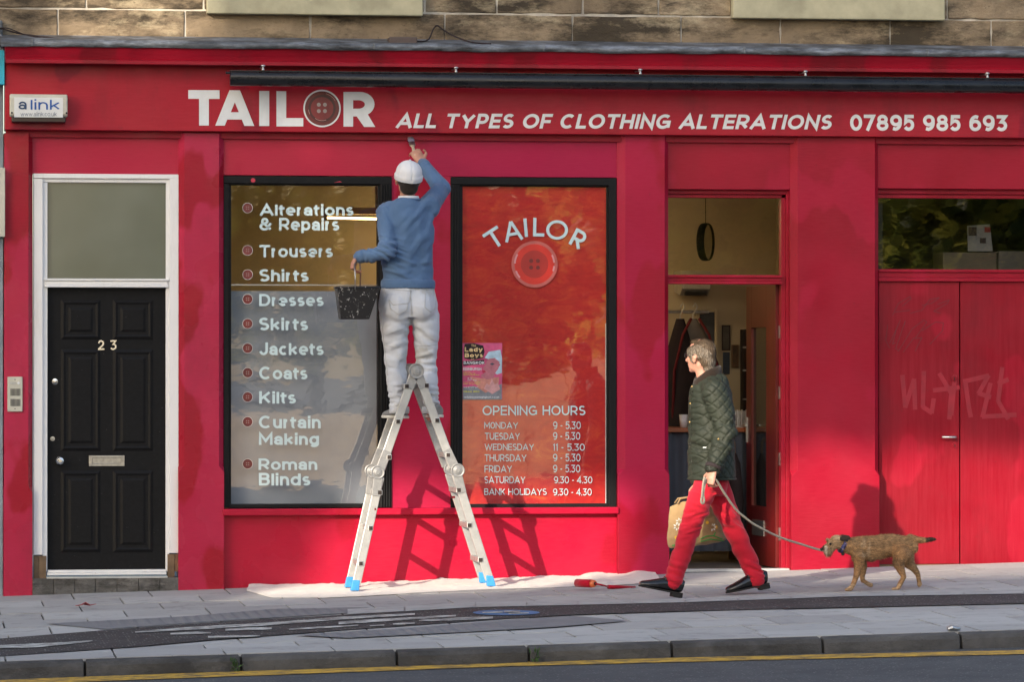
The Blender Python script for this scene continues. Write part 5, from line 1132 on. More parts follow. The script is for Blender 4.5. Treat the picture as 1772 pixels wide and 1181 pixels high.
for e, w_ in ((eL, wL), (eR, wR)):
    d = (w_-e).normalized(); mb = MB(); mb.loft([w_-d*.055, w_-d*.03, w_+d*.004], [.045, .046, .041], 18); mb.build('cuff', M_JUMP, JU, smooth=True)
mb = MB(); c0 = p_(707, 345, Y0+.012); ring_pts = [c0+Vector((.074*math.cos(q), .070*math.sin(q), .004*math.sin(q))) for q in [2*math.pi*i/28 for i in range(29)]]
mb.loft(ring_pts, [(.010, .008)]*29, 8, up=(0, 0, 1)); mb.build('neck_band', M_JUMP, JU, smooth=True)
mb = MB(); ring_pts = [c0+Vector((.066*math.cos(q), .062*math.sin(q), .012)) for q in [2*math.pi*i/28 for i in range(29)]]; mb.loft(ring_pts, [(.006, .010)]*29, 8, up=(0, 0, 1)); mb.build('t_shirt_collar', M_CAP, PT, smooth=True)
# white working trousers
M_TROU = cloth_mat('white_trousers', (.50, .52, .56), .07, 400, extra=[(6, .55, (.36, .33, .27), .45), (48, .70, (.10, .10, .10), .8), (30, .74, (.35, .05, .08), .5)])
mb = MB()
mb.loft([p_(706, 488, Y0), p_(706, 505, Y0), p_(707, 530, Y0-.01), p_(708, 550, Y0-.01)], [(.168, .110), (.186, .126), (.204, .135), (.190, .120)], 26)
mb.ell(p_(686, 532, Y0-.055), (.098, .10, .115)); mb.ell(p_(730, 532, Y0-.055), (.098, .10, .115))
mb.cap([p_(684, 545, Y0), p_(683.5, 572, Y0-.005), p_(684.5, 604, Y0+.01), p_(684.5, 632, Y0+.02), p_(687, 668, Y0-.01), p_(689.5, 704, Y0-.015)], [.108, .100, .083, .072, .066, .060], 18)
mb.cap([p_(735, 545, Y0), p_(737, 570, Y0-.005), p_(737.5, 604, Y0+.01), p_(738, 630, Y0+.02), p_(742.5, 668, Y0-.01), p_(747, 704, Y0-.015)], [.102, .093, .079, .071, .064, .056], 18)
tf = folds([(p_(712, 562, Y0-.1), (.2, 0, 1), .055, .008, .12), (p_(684, 632, Y0-.06), (.15, 0, 1), .045, .009, .11), (p_(738, 628, Y0-.06), (-.15, 0, 1), .045, .009, .11), (p_(690, 695, Y0-.06), (.1, 0, 1), .034, .009, .10), (p_(747, 695, Y0-.06), (0, 0, 1), .034, .009, .10),
           (p_(690, 585, Y0-.1), (-.5, 0, 1), .075, .006, .12), (p_(733, 585, Y0-.1), (.5, 0, 1), .075, .006, .12), (p_(707, 520, Y0-.15), (1, 0, .1), .12, .006, .12)], .0035, 15, 6)
TR = skin_mesh('trousers', fuse(mb, .0065, 5, tf), M_TROU, PT)
mb = MB()
for x, Yq in ((691, Y0-.02), (747, Y0-.02)):
    a, b = p_(x, 704, Yq), p_(x, 716, Yq); mb = MB(); mb.loft([a, a*.5+b*.5, b], [(.066, .066), (.069, .068), (.066, .066)], 20); mb.build('turn_up', M_TROU, TR, smooth=True)
def pocket(p0, p1, q0, q1):
    mb = MB(); cx_ = (p0+p1)/2
    out = [(p0, q0), (p1, q0), (p1-1, q1-6), (cx_+4, q1), (cx_-4, q1), (p0+1, q1-6)]; pts = []
    return out
from mathutils.bvhtree import BVHTree
bv = BVHTree.FromPolygons([v.co for v in TR.data.vertices], [tuple(f.vertices) for f in TR.data.polygons])
def on_cloth(px, py, lift=.004):
    d = ray(px, py).normalized(); h = bv.ray_cast(CAM, d); return (h[0]-d*lift) if h[0] is not None else None
def seam(paths, r, name, mat, parent):
    mb = MB()
    for p in paths:
        q = []
        for (a, b), (c, d) in zip(p[:-1], p[1:]):
            for i in range(7): 
                v = on_cloth(a+(c-a)*i/6, b+(d-b)*i/6, .0012)
                if v is not None: q.append(v)
        if len(q) > 2: mb.tube(q, r, 5)
    return mb.build(name, mat, parent, smooth=True)
seam([[(670, 500), (712, 504), (707, 525), (680, 528), (674, 520)], [(673, 520), (676, 535), (690, 545), (704, 536), (706, 526)], [(737, 502), (752, 500), (755, 515), (752, 535), (745, 540), (735, 532), (736, 505)], [(662, 596), (676, 600), (690, 601), (703, 597)], [(716, 598), (735, 599), (756, 597)], [(709, 492), (711, 520), (713, 545)], [(659, 540), (662, 570), (666, 605), (671, 650)]], .0028, 'seam', cloth_mat('trouser_seam', (.42, .42, .42), .1), TR)
# shoes
M_SHOE = cloth_mat('grey_canvas', (.20, .20, .20), .2); M_SOLE = simple('white_rubber', (.55, .53, .48), .6, var=.2, scale=30)
def shoe(name, heel, toe, sole_z, parent, mat, mats, w=.043):
    heel, toe = Vector(heel), Vector(toe); d = toe-heel; L = d.length; d.normalize(); mb = MB(); T = lambda t, h: heel+d*(L*t)+Vector((0, 0, h))
    mb.loft([T(.02, .035), T(.2, .045), T(.42, .042), T(.62, .030), T(.85, .022), T(.98, .017)], [(.034, .040), (w*.92, .046), (w*.95, .042), (w, .030), (w*.9, .022), (w*.5, .012)], 16, up=(0, 0, 1)); o = skin_mesh(name, fuse(mb, .004, 3), mat, parent)
    mb = MB(); s = d.cross(Vector((0, 0, 1))); pr = [(-.01, .62), (.05, .86), (.3, .9), (.62, 1.05), (.85, .98), (.97, .66), (1.01, .25)]; up_ = [T(t, -.004)+s*w*q for t, q in pr]+[T(t, -.004)-s*w*q for t, q in reversed(pr)]
    mb.extr(up_, (0, 0, .018)); mb.build('sole', mats, o, bevel=.004); return o
rl, rr = P(688.4, 730, YN), P(756, 728, YN)
shoe('shoe', Vector((p_(703, 724).x, Y0-.05, rl.z+.022)), Vector((p_(664, 724).x, Y0+.06, rl.z+.026)), 0, PT, M_SHOE, M_SOLE)
shoe('shoe', Vector((p_(757, 722).x, Y0-.09, rr.z+.022)), Vector((p_(744, 722).x, Y0+.16, rr.z+.022)), 0, PT, M_SHOE, M_SOLE)
# brush
BT = thing('paint_brush', 'paint brush held up to the wall by the painter', 'paint brush', BR1)
d = (BR1-BR0).normalized(); mb = MB(); mb.loft([BR0-d*.05, BR0, BR0+d*.05, BR0+d*.075], [(.008, .006), (.012, .008), (.010, .007), (.018, .008)], 10); mb.build('handle', simple('brush_wood', (.45, .36, .26), .5), BT, smooth=True)
mb = MB(); mb.loft([BR0+d*.075, BR0+d*.115], [(.022, .010), (.023, .010)], 10); mb.build('ferrule', M_STEEL, BT); mb = MB(); mb.loft([BR0+d*.115, BR0+d*.15, BR1], [(.022, .009), (.024, .009), (.018, .005)], 12); mb.build('bristles', cloth_mat('bristles', (.13, .12, .17), .3), BT, smooth=True)
# paint scuttle
hd = p_(618, 456, Y0-.10); BK = thing('paint_bucket', 'black paint scuttle splashed with white, hanging from the painter\'s left hand', 'bucket', (hd.x, hd.y, p_(615, 553).z))
def bucket():
    m = NM('splashed_black'); n = m.noise(48, 5, .72, m.co((1, 1, .7))); k = m.ramp(n, [(.615, 0.0), (.63, 1.0)]); s = m.ramp(m.noise(9, 8, .75, m.co((2.2, 1, .5))), [(.60, 0.0), (.63, 1.0)])
    m.set(col=m.mix(m.math('MAXIMUM', k, m.math('MULTIPLY', s, .7)), (.012, .011, .012), (.55, .53, .51)), rough=.4); return m.m
YB_ = Y0-.10; t0, t1, b0, b1 = p_(581, 499, YB_), p_(655, 497, YB_), p_(588, 552, YB_), p_(637, 553, YB_); D_ = .105
zt = p_(618, 498, YB_).z; zb_ = p_(612, 553, YB_).z
outer = [[(t0.x, YB_-D_, zt), (t1.x, YB_-D_, zt), (t1.x, YB_+D_, zt), (t0.x, YB_+D_, zt)], [(b0.x, YB_-D_*.72, zb_), (b1.x, YB_-D_*.72, zb_), (b1.x, YB_+D_*.72, zb_), (b0.x, YB_+D_*.72, zb_)]]
inn = [[(t0.x+.012, YB_-D_+.012, zt), (t1.x-.012, YB_-D_+.012, zt), (t1.x-.012, YB_+D_-.012, zt), (t0.x+.012, YB_+D_-.012, zt)], [(b0.x+.01, YB_-D_*.66, zb_+.02), (b1.x-.01, YB_-D_*.66, zb_+.02), (b1.x-.01, YB_+D_*.66, zb_+.02), (b0.x+.01, YB_+D_*.66, zb_+.02)]]
vs = outer[1]+outer[0]+inn[0]+inn[1]; mb = MB(); mb.add(vs, [(3, 2, 1, 0)]+[(r*4+i, r*4+(i+1) % 4, r*4+4+(i+1) % 4, r*4+4+i) for r in range(3) for i in range(4)]+[(12, 13, 14, 15)]); M_BUCK = bucket(); mb.build('tub', M_BUCK, BK, bevel=.005)
mb = MB(); rim = [Vector(p) for p in outer[0]]; mb.tube(rim+[rim[0]], .008); mb.build('rim', M_BUCK, BK, smooth=True)
mb = MB(); mb.box(t0.x+.02, t1.x-.02, YB_-D_+.02, YB_+D_-.02, zt-.05, zt-.045); mb.build('paint', simple('wet_red_paint', (.42, .004, .03), .12, bump=.05), BK)
h1, h2 = Vector((p_(611.5, 504, YB_).x, YB_-D_-.004, zt-.012)), Vector((p_(626, 503, YB_).x, YB_+D_, zt-.005)); tp = hd
mb = MB(); mb.tube([h1, h1+Vector((.001, 0, .10)), h1*.45+tp*.55+Vector((-.012, -.01, .055)), tp+Vector((-.016, -.006, .0)), tp+Vector((.004, 0, .006)), tp+Vector((.020, .004, -.004)), h2*.5+tp*.5+Vector((.014, .01, .03)), h2], .0042, 8); mb.build('handle', M_STEEL, BK, smooth=True)
# ================================================================ the man walking his dog
YM = -2.40
q_ = lambda x, y, Y=YM: P(x, y, Y)
fw = Vector((-.70, .70, .02)); hk_ = 1.0
hm2 = frame_m(q_(1212, 617, YM+.0), fw, (-.06, 0, 1))
SH = q_(1228, 662)                                       # shoulder line
hipN, hipF = q_(1224, 838, YM-.07), q_(1238, 838, YM+.07)
kneN, ankN = q_(1196, 908, YM-.10), q_(1166, 1003, YM-.10)
kneF, ankF = q_(1266, 908, YM+.09), q_(1309, 998, YM+.10)
sN, eN, wN = q_(1236, 680, YM-.165), q_(1257, 750, YM-.21), q_(1235, 812, YM-.265)
sF, eF, wF = q_(1234, 680, YM+.17), q_(1230, 752, YM+.21), q_(1208, 836, YM+.24)
mb = MB(); head(mb, hm2, .93, neck=(-.045, .0, -.19))
mb.loft([q_(1222, 654), q_(1230, 672), q_(1230, 720), q_(1230, 780), q_(1231, 835)], [(.06, .06), (.085, .12), (.09, .12), (.09, .11), (.075, .10)], 16)
mb.cap([sN, eN, wN], [.05, .042, .029]); mb.cap([sF, eF, wF], [.05, .042, .029])
mb.cap([hipN, kneN, ankN], [.06, .045, .034]); mb.cap([hipF, kneF, ankF], [.06, .045, .034])
toeN = q_(1112, 1012, YM-.11); toeF = q_(1264, 1026, YM+.09)
mb.cap([ankN, ankN+(toeN-ankN)*.6+Vector((0, 0, -.02))], [.034, .026]); mb.cap([ankF, ankF+(toeF-ankF)*.6+Vector((0, 0, -.01))], [.034, .026])
hand(mb, q_(1234, 815, YM-.28), Vector((-.28, -.06, -.9)), Vector((.75, .55, .1)), .185, 1.75, -1, thumb=.8)
hand(mb, q_(1206, 840, YM+.24), Vector((-.25, .05, -.9)), Vector((.6, -.7, .1)), .185, 1.75, 1, thumb=.8)
MN = skin_mesh('person', fuse(mb, .0055, 3), M_SKIN2); tag(MN, 'older man in green quilted jacket and red trousers walking a dog', 'person')
eyes(hm2, .93, MN)
# greying hair, thin on the crown
R3 = hm2.to_3x3(); mb = MB(); H = lambda *p: hm2 @ (Vector(p)*.93)
mb.ell(H(-.026, 0, .032), (.084, .077, .083), R3, 20, 12); mb.ell(H(-.056, 0, -.025), (.050, .063, .056), R3, 16, 10); mb.ell(H(-.070, 0, -.072), (.030, .048, .032), R3, 14, 8)
for s in (-1, 1): mb.ell(H(.016, s*.066, .030), (.046, .020, .044), R3, 14, 8); mb.ell(H(.022, s*.074, -.004), (.014, .008, .030), R3, 10, 8)
mb.ell(H(.026, .0, .096), (.046, .048, .022), R3, 14, 8)
def hairf(c, n):
    q = (np.array(R3.inverted()) @ (c-np.array(hm2.translation)).T).T; an = np.arctan2(q[:, 1], -q[:, 0]); return .0028*np.sin(an*46+9*vnoise(c, 24, 3))*.6+.0035*vnoise(c, 55, 4)
def hair_mat():
    m = NM('greying_hair'); n = m.noise(1.0, 5, .7, m.co((120, 120, 14))); p = m.noise(13, 3, .5)
    m.set(col=m.mix(m.ramp(p, [(.42, 0.0), (.62, 1.0)]), m.ramp(n, [(.35, (.040, .026, .015)), (.65, (.11, .074, .045))]), m.ramp(n, [(.35, (.06, .043, .028)), (.65, (.15, .112, .078))])), rough=.6, spec=.3); m.bump(n, .4, .004); return m.m
HR = skin_mesh('hair', fuse(mb, .0045, 3, hairf), hair_mat(), MN)
mb = MB(); mb.ell(H(-.010, .008, .101), (.030, .026, .014), R3, 16, 8); mb.build('thin_crown', M_SKIN2, HR, smooth=True)
hq = lambda p: R3.inverted() @ (p-hm2.translation)
def hflow(p, n):
    q = hq(p); return R3 @ (Vector((-.8, q.y*6, -.25)) if q.z > .075 else Vector((-.45, 0, -1)))
link('hair_strands', tufts(HR.data, 9000, 8, hflow, lambda p: .017, lambda p: (np.array((.085, .056, .034)) if vnoise(np.array([tuple(p)]), 30, 2)[0] < .15 else np.array((.20, .165, .13))), .0011, (.05, .35), .22), tuft_mat('hair_strand'), MN)
# glasses
mb = MB(); e = .0028
for s in (-1, 1):
    c = [H(.098-.008*abs(math.cos(a)), s*.033+.025*math.cos(a), .006+.018*math.sin(a)) for a in [2*math.pi*i/18 for i in range(19)]]; mb.tube(c, e, 6); mb.tube([H(.088, s*.058, .012), H(.04, s*.083, .012), H(-.012, s*.086, .010), H(-.026, s*.083, -.012)], .0034, 6)
mb.tube([H(.104, -.010, .010), H(.108, 0, .013), H(.104, .010, .010)], e, 6); GL = mb.build('glasses', simple('black_acetate', (.008, .008, .009), .25, bump=0), MN, smooth=True)
mb = MB()
for s in (-1, 1): mb.poly([H(.097-.008*abs(math.cos(a)), s*.033+.024*math.cos(a), .006+.017*math.sin(a)) for a in [2*math.pi*i/18 for i in range(18)]])
mb.build('lens', simple('dark_lens', (.02, .02, .022), .06, bump=0), GL)
# quilted jacket
def quilt(c, n):
    d = folds([(eN, (.25, 0, 1), .050, .010, .13), (q_(1205, 760, YM-.1), (.2, 0, 1), .085, .010, .16), (q_(1262, 735, YM-.1), (-.5, 0, 1), .06, .009, .12), (wN, (0.3, 0, 1), .04, .007, .10), (q_(1235, 700, YM-.15), (1, 0, .5), .09, .006, .12)], .003, 14, 4)(c, n)
    u = (c[:, 0]*.9+.35*c[:, 1]+.010*vnoise(c, 9, 6)); v = c[:, 2]*.85+.010*vnoise(c, 9, 7); k = .058
    a = np.abs(((u+v)/k) % 1-.5); b = np.abs(((u-v)/k) % 1-.5); g = np.minimum(.5-a, .5-b)
    return d+.0050*(1-np.exp(-(g/.10)**2))-.0040*np.exp(-(g/.045)**2)
def jacket_mat():
    m = NM('olive_quilt'); n = m.noise(8, 6, .65); m.set(col=m.ramp(n, [(.3, (.015, .019, .013)), (.7, (.028, .034, .023))]), rough=m.ramp(n, [(.3, .55), (.7, .72)]), spec=.3); m.bump(m.noise(50, 4), .18, .004); return m.m
M_JACK = jacket_mat(); M_CORD = cloth_mat('brown_cord', (.022, .014, .010), .2)
mb = MB()
mb.loft([q_(1220, 652), q_(1226, 662), q_(1229, 684), q_(1231, 715), q_(1231, 760), q_(1231, 800), q_(1232, 829)], [(.085, .075), (.118, .125), (.134, .175), (.142, .178), (.146, .172), (.144, .186), (.148, .196)], 28, up=(0, 1, 0))
mb.cap([q_(1232, 672, YM-.10), sN, (sN+eN)/2+Vector((.006, 0, 0)), eN], [.078, .086, .078, .070], 16); mb.cap([eN, (eN+wN)/2, wN+Vector((0, 0, .012))], [.070, .064, .053], 16)
mb.cap([q_(1232, 672, YM+.10), sF, (sF+eF)/2, eF], [.078, .086, .078, .070], 16); mb.cap([eF, (eF+wF)/2, wF+Vector((0, 0, .02))], [.070, .064, .053], 16)
JK = skin_mesh('jacket', fuse(mb, .0055, 4, quilt), M_JACK, MN)
mb = MB(); d = (wN-eN).normalized(); w0 = wN+Vector((0, 0, .012)); mb.loft([w0-d*.012, w0+d*.012], [.055, .054], 20); mb.build('cuff_trim', M_DKC, JK, smooth=True)
mb = MB(); cpt = [q_(1193.5, 830, YM), q_(1232, 830.5, YM), q_(1270, 829.5, YM)]
ring_pts = [q_(1232, 829.5, YM)+Vector((.149*math.cos(a), .197*math.sin(a), .002)) for a in [2*math.pi*i/40 for i in range(41)]]; mb.loft(ring_pts, [(.008, .008)]*41, 8, up=(0, 0, 1)); mb.build('hem_trim', M_JACK, JK, smooth=True)
# corduroy collar standing round the neck, dipping at the throat
mb = MB(); cc = q_(1221, 655, YM); pts = []; secs = []
for i in range(33):
    a = 2*math.pi*i/32; rx, ry = .080, .078; u = -math.cos(a)      # u = 1 at the throat (towards -x)
    pts.append(cc+Vector((rx*math.cos(a)+.012, ry*math.sin(a), .028*(1-u)*.9-.040*max(0, u)))); secs.append((.012, .034))
vs = []
mb.loft(pts, secs, 10, up=(0, 0, 1), caps=False); col_ = mb.build('collar', M_CORD, JK, smooth=True)
mb = MB(); pts = [p+Vector((-.006, 0, .006))-(p-cc)*Vector((1, 1, 0)).length*.08 for p in pts]; mb.loft(pts, [(.006, .016)]*33, 8, up=(0, 0, 1), caps=False); mb.build('shirt_collar', M_CAP, MN, smooth=True)
bv = BVHTree.FromPolygons([v.co for v in JK.data.vertices], [tuple(f.vertices) for f in JK.data.polygons])
mb = MB()
for x, y in ((1196.5, 669.5), (1193.5, 699), (1192.5, 731), (1242, 760.5)):
    v = on_cloth(x+1.5, y, .001)
    if v is not None: mb.ell(v, (.007, .004, .007))
mb.build('brass_stud', simple('brass', (.45, .30, .12), .35, .9), JK, smooth=True)
M_PIPE = cloth_mat('jacket_piping', (.018, .023, .014), .2)
seam([[(1192, 768), (1204, 774), (1218, 779), (1228, 778), (1226, 783), (1214, 785), (1204, 781), (1193, 773)], [(1199, 668), (1196, 700), (1195, 760), (1197, 800), (1199, 826)]], .0030, 'pocket_piping', M_PIPE, JK)
mb = MB(); v = on_cloth(1221, 775, .003)
if v is not None: mb.box(v.x-.017, v.x+.017, v.y-.002, v.y+.002, v.z-.004, v.z+.004)
mb.build('pocket_label', M_LETTER, JK)
# red trousers
M_REDT = cloth_mat('red_trousers', (.50, .013, .032), .12, 400)
mb = MB(); mb.loft([q_(1231, 815), q_(1231, 838), q_(1230, 858)], [(.100, .135), (.106, .142), (.094, .138)], 22, up=(0, 1, 0))
fN = [hipN, hipN*.5+kneN*.5+Vector((-.006, 0, 0)), kneN, kneN*.55+ankN*.45, ankN*.9+kneN*.1, ankN+Vector((-.006, 0, -.016))]; mb.cap(fN, [.086, .080, .068, .062, .056, .060], 18)
fF = [hipF, hipF*.5+kneF*.5, kneF, kneF*.55+ankF*.45, ankF*.88+kneF*.12, ankF+Vector((-.002, 0, -.016))]; mb.cap(fF, [.086, .082, .068, .062, .058, .062], 18)
rf = folds([(kneN+Vector((.02, -.06, 0)), (-.35, 0, 1), .045, .0080, .12), (kneF+Vector((-.03, -.06, .02)), (.5, 0, 1), .045, .0080, .12), (ankN+Vector((0, -.05, .05)), (.3, 0, 1), .040, .0065, .08), (ankF+Vector((0, -.05, .05)), (.4, 0, 1), .040, .0065, .08), (q_(1225, 860, YM-.18), (.8, 0, .8), .06, .009, .13), (kneN*.5+ankN*.5, (.5, 0, .8), .08, .006, .15), (kneF*.5+ankF*.5, (.2, 0, 1), .08, .006, .15), (kneN*.5+hipN*.5+Vector((0, -.1, 0)), (.4, 0, 1), .07, .007, .13)], .0035, 15, 9)
TQ = skin_mesh('trousers', fuse(mb, .0062, 4, rf), M_REDT, MN)
# black loafers
M_LOAF = simple('black_leather', (.008, .008, .009), .16, var=.3, scale=20, bump=.05, spec=.6)
def loafer(heel, toe, w=.044):
    heel, toe = Vector(heel), Vector(toe); d = toe-heel; L = d.length; d.normalize(); s = d.cross(Vector((0, 0, 1))).normalized(); u = s.cross(d).normalized(); u = u if u.z > 0 else -u
    T = lambda t, h, q=0: heel+d*(L*t)+u*h+s*q; mb = MB()
    mb.loft([T(.0, .050), T(.10, .054), T(.28, .048), T(.46, .043), T(.62, .034), T(.80, .024), T(.94, .018), T(1.0, .015)], [(.024, .036), (.034, .050), (.037, .046), (.040, .041), (w, .034), (w*.98, .027), (w*.85, .022), (w*.55, .014)], 18, up=u); o = skin_mesh('shoe', fuse(mb, .0038, 3), M_LOAF, MN)
    mb = MB(); pr = [(-.01, .5), (.04, .78), (.2, .85), (.4, .80), (.62, 1.03), (.82, .95), (.95, .62), (1.02, .18)]; mb.extr([T(t, -.002, w*q) for t, q in pr]+[T(t, -.002, -w*q) for t, q in reversed(pr)], u*.011)
    pr = [(-.01, .5), (.04, .76), (.2, .82), (.25, .8)]; mb.extr([T(t, -.026, w*q) for t, q in pr]+[T(t, -.026, -w*q) for t, q in reversed(pr)], u*.0238); mb.build('sole', M_DARK, o, bevel=.003)
    mb = MB(); mb.loft([T(.44, .066, -.036), T(.46, .080, -.02), T(.46, .082, .02), T(.44, .066, .036)], [(.012, .004)]*4, 8, up=d); mb.build('strap', M_LOAF, o, smooth=True)
gN = G(1170, 1033); loafer((ankN.x+.052, ankN.y, gz(ankN.x, ankN.y)+.028), (toeN.x-.022, toeN.y, gz(toeN.x, toeN.y)+.088))
loafer((ankF.x+.080, ankF.y, gz(ankF.x, ankF.y)+.062), (toeF.x-.025, toeF.y, gz(toeF.x, toeF.y)+.012))
# jute shopping bag in the far hand
YG2 = YM+.26; M_JUTE = cloth_mat('jute', (.30, .20, .10), .18, 160, bump=.5, extra=[(14, .66, (.20, .13, .07), .5)])
BG = thing('jute_bag', 'brown jute shopping bag with painted daisies carried behind the man\'s legs', 'bag', q_(1195, 955, YG2))
mb = MB(); pt = lambda x, y, dy: q_(x, y, YG2)+Vector((0, dy, 0))
prof = [[(1158, 878), (1186, 866), (1226, 864), (1240, 866)], [(1155, 905), (1185, 905), (1225, 900), (1247, 900)], [(1153.5, 945), (1185, 945), (1228, 935), (1258, 932)], [(1157, 954), (1190, 948), (1228, 941), (1259, 939)]]; N_ = 4
vs = []; 
for r, dpt in zip(prof, (.05, .085, .075, .04)):
    fr_ = [pt(x, y, -dpt*(1 if 0 < i < 3 else .25)) for i, (x, y) in enumerate(r)]; bk_ = [pt(x, y, dpt*(1 if 0 < i < 3 else .25)) for i, (x, y) in reversed(list(enumerate(r)))]; vs += fr_+bk_
fs = [(j*8+i, j*8+(i+1) % 8, (j+1)*8+(i+1) % 8, (j+1)*8+i) for j in range(3) for i in range(8)]+[(24, 25, 26, 27, 28, 29, 30, 31)]; mb.add(vs, fs)
ob = mb.build('bag_body', M_JUTE, BG, smooth=True); sb = ob.modifiers.new('s', 'SUBSURF'); sb.levels = 3; sb.render_levels = 3; so2 = ob.modifiers.new('t', 'SOLIDIFY'); so2.thickness = .004
tw = bpy.data.textures.new('bag_crumple', 'CLOUDS'); tw.noise_scale = .09; dmb = ob.modifiers.new('d', 'DISPLACE'); dmb.texture = tw; dmb.strength = .03; dmb.texture_coords = 'GLOBAL'
hF = q_(1201, 860, YM+.24)
for s in (-1, 1): mb = MB(); mb.tube([pt(1170, 872, s*.05), pt(1175, 864, s*.04), hF+Vector((-.01, s*.008, .0)), hF+Vector((.01, s*.008, .0)), pt(1214, 864, s*.05), pt(1220, 868, s*.06)], .006); mb.build('handle', M_JUTE, BG, smooth=True)
M_WH = simple('daisy_white', (.6, .6, .56), .8, bump=0); M_YE = simple('daisy_yellow', (.62, .36, .03), .8, bump=0); M_GN = simple('stem_green', (.04, .26, .05), .8, bump=0)
dg_ = bpy.context.evaluated_depsgraph_get(); dg_.update(); eb = ob.evaluated_get(dg_).to_mesh(); bv = BVHTree.FromPolygons([v.co.copy() for v in eb.vertices], [tuple(f.vertices) for f in eb.polygons])
for x, y in ((1172, 912), (1233, 913), (1176, 904)):
    v = on_cloth(x, y, .004)
    if v is None: continue
    mb = MB()
    for k in range(7):
        a = k*.9; e = Vector((math.cos(a), 0, math.sin(a))); s = Vector((-e.z, 0, e.x)); mb.poly([v+e*.008, v+e*.018+s*.006, v+e*.028, v+e*.018-s*.006])
    mb.build('daisy', M_WH, BG, fix=False)
for x, y in ((1170, 931), (1239, 913), (1224, 905)):
    v = on_cloth(x, y, .005)
    if v is not None: mb = MB(); mb.poly([v+Vector((.011*math.cos(a), -.001, .011*math.sin(a))) for a in [2*math.pi*i/10 for i in range(10)]]); mb.build('daisy_centre', M_YE, BG, fix=False)
seam([[(1163, 945), (1170, 944), (1176, 943)], [(1212, 934), (1222, 929), (1234, 928), (1250, 934)], [(1235, 928), (1238, 922)], [(1212, 938), (1230, 934), (1252, 937)]], .004, 'stem', M_GN, BG)

# ================================================================ the dog
YD = -2.30
d_ = lambda x, y, dy=0.0: P(1380+x/6.33, 880+y/6.33, YD)+Vector((0, dy, 0))
K = .00369/6.33*1.0*(28.8-2.3)/28.8*1.083                  # metres per traced unit
U = 26.4/7200/6.33
mb = MB()
# trunk: withers to rump
tr = [(560, 408, 80, 60), (640, 430, 122, 74), (740, 442, 138, 82), (860, 430, 136, 84), (980, 408, 126, 78), (1100, 410, 124, 72), (1190, 418, 112, 66), (1255, 425, 84, 48)]
mb.loft([d_(x, y) for x, y, _, _ in tr], [(b*U, a*U) for _, _, a, b in tr][:], 22, up=(0, 0, 1)); [mb.ell(d_(x, y), (a*U*.8, b*U*.95, a*U*.95)) for x, y, a, b in tr]
mb.ell(d_(655, 510), (72*U, 66*U, 100*U)); mb.ell(d_(1170, 470), (95*U, 70*U, 110*U)); mb.ell(d_(790, 500), (100*U, 68*U, 84*U))
# neck and head
mb.loft([d_(620, 420), d_(540, 410), d_(470, 395)], [(82*U, 108*U), (68*U, 88*U), (62*U, 78*U)], 18, up=(0, 0, 1))
mb.ell(d_(432, 375), (88*U, 78*U, 82*U)); mb.ell(d_(375, 400), (62*U, 62*U, 62*U)); mb.loft([d_(390, 420), d_(320, 440), d_(280, 455)], [(56*U, 54*U), (46*U, 46*U), (34*U, 34*U)], 16, up=(0, 0, 1)); mb.ell(d_(340, 478), (52*U, 46*U, 40*U)); mb.ell(d_(325, 345), (22*U, 44*U, 18*U))
# legs: near pair towards the viewer
ny_, fy_ = -.055, .055
def leg(pts, rs): mb.cap(pts, [r*U for r in rs], 12)
leg([d_(650, 520, ny_), d_(648, 610, ny_), d_(628, 720, ny_), d_(600, 810, ny_), d_(575, 862, ny_)], [72, 52, 34, 29, 27]); mb.ell(d_(540, 888, ny_), (50*U, 32*U, 20*U)); mb.ell(d_(560, 875, ny_), (34*U, 30*U, 26*U))
leg([d_(700, 520, fy_), d_(742, 640, fy_), d_(730, 740, fy_), d_(735, 800, fy_), d_(790, 835, fy_)], [70, 46, 32, 28, 25]); mb.ell(d_(822, 850, fy_), (34*U, 28*U, 26*U))
leg([d_(1120, 500, ny_), d_(1085, 610, ny_), d_(1120, 700, ny_), d_(1140, 755, ny_), d_(1100, 830, ny_), d_(1085, 862, ny_)], [96, 66, 42, 32, 29, 28]); mb.ell(d_(1052, 882, ny_), (48*U, 32*U, 20*U))
leg([d_(1210, 500, fy_), d_(1240, 610, fy_), d_(1310, 680, fy_), d_(1340, 730, fy_), d_(1352, 800, fy_)], [90, 62, 40, 30, 27]); mb.ell(d_(1358, 838, fy_), (32*U, 28*U, 36*U))
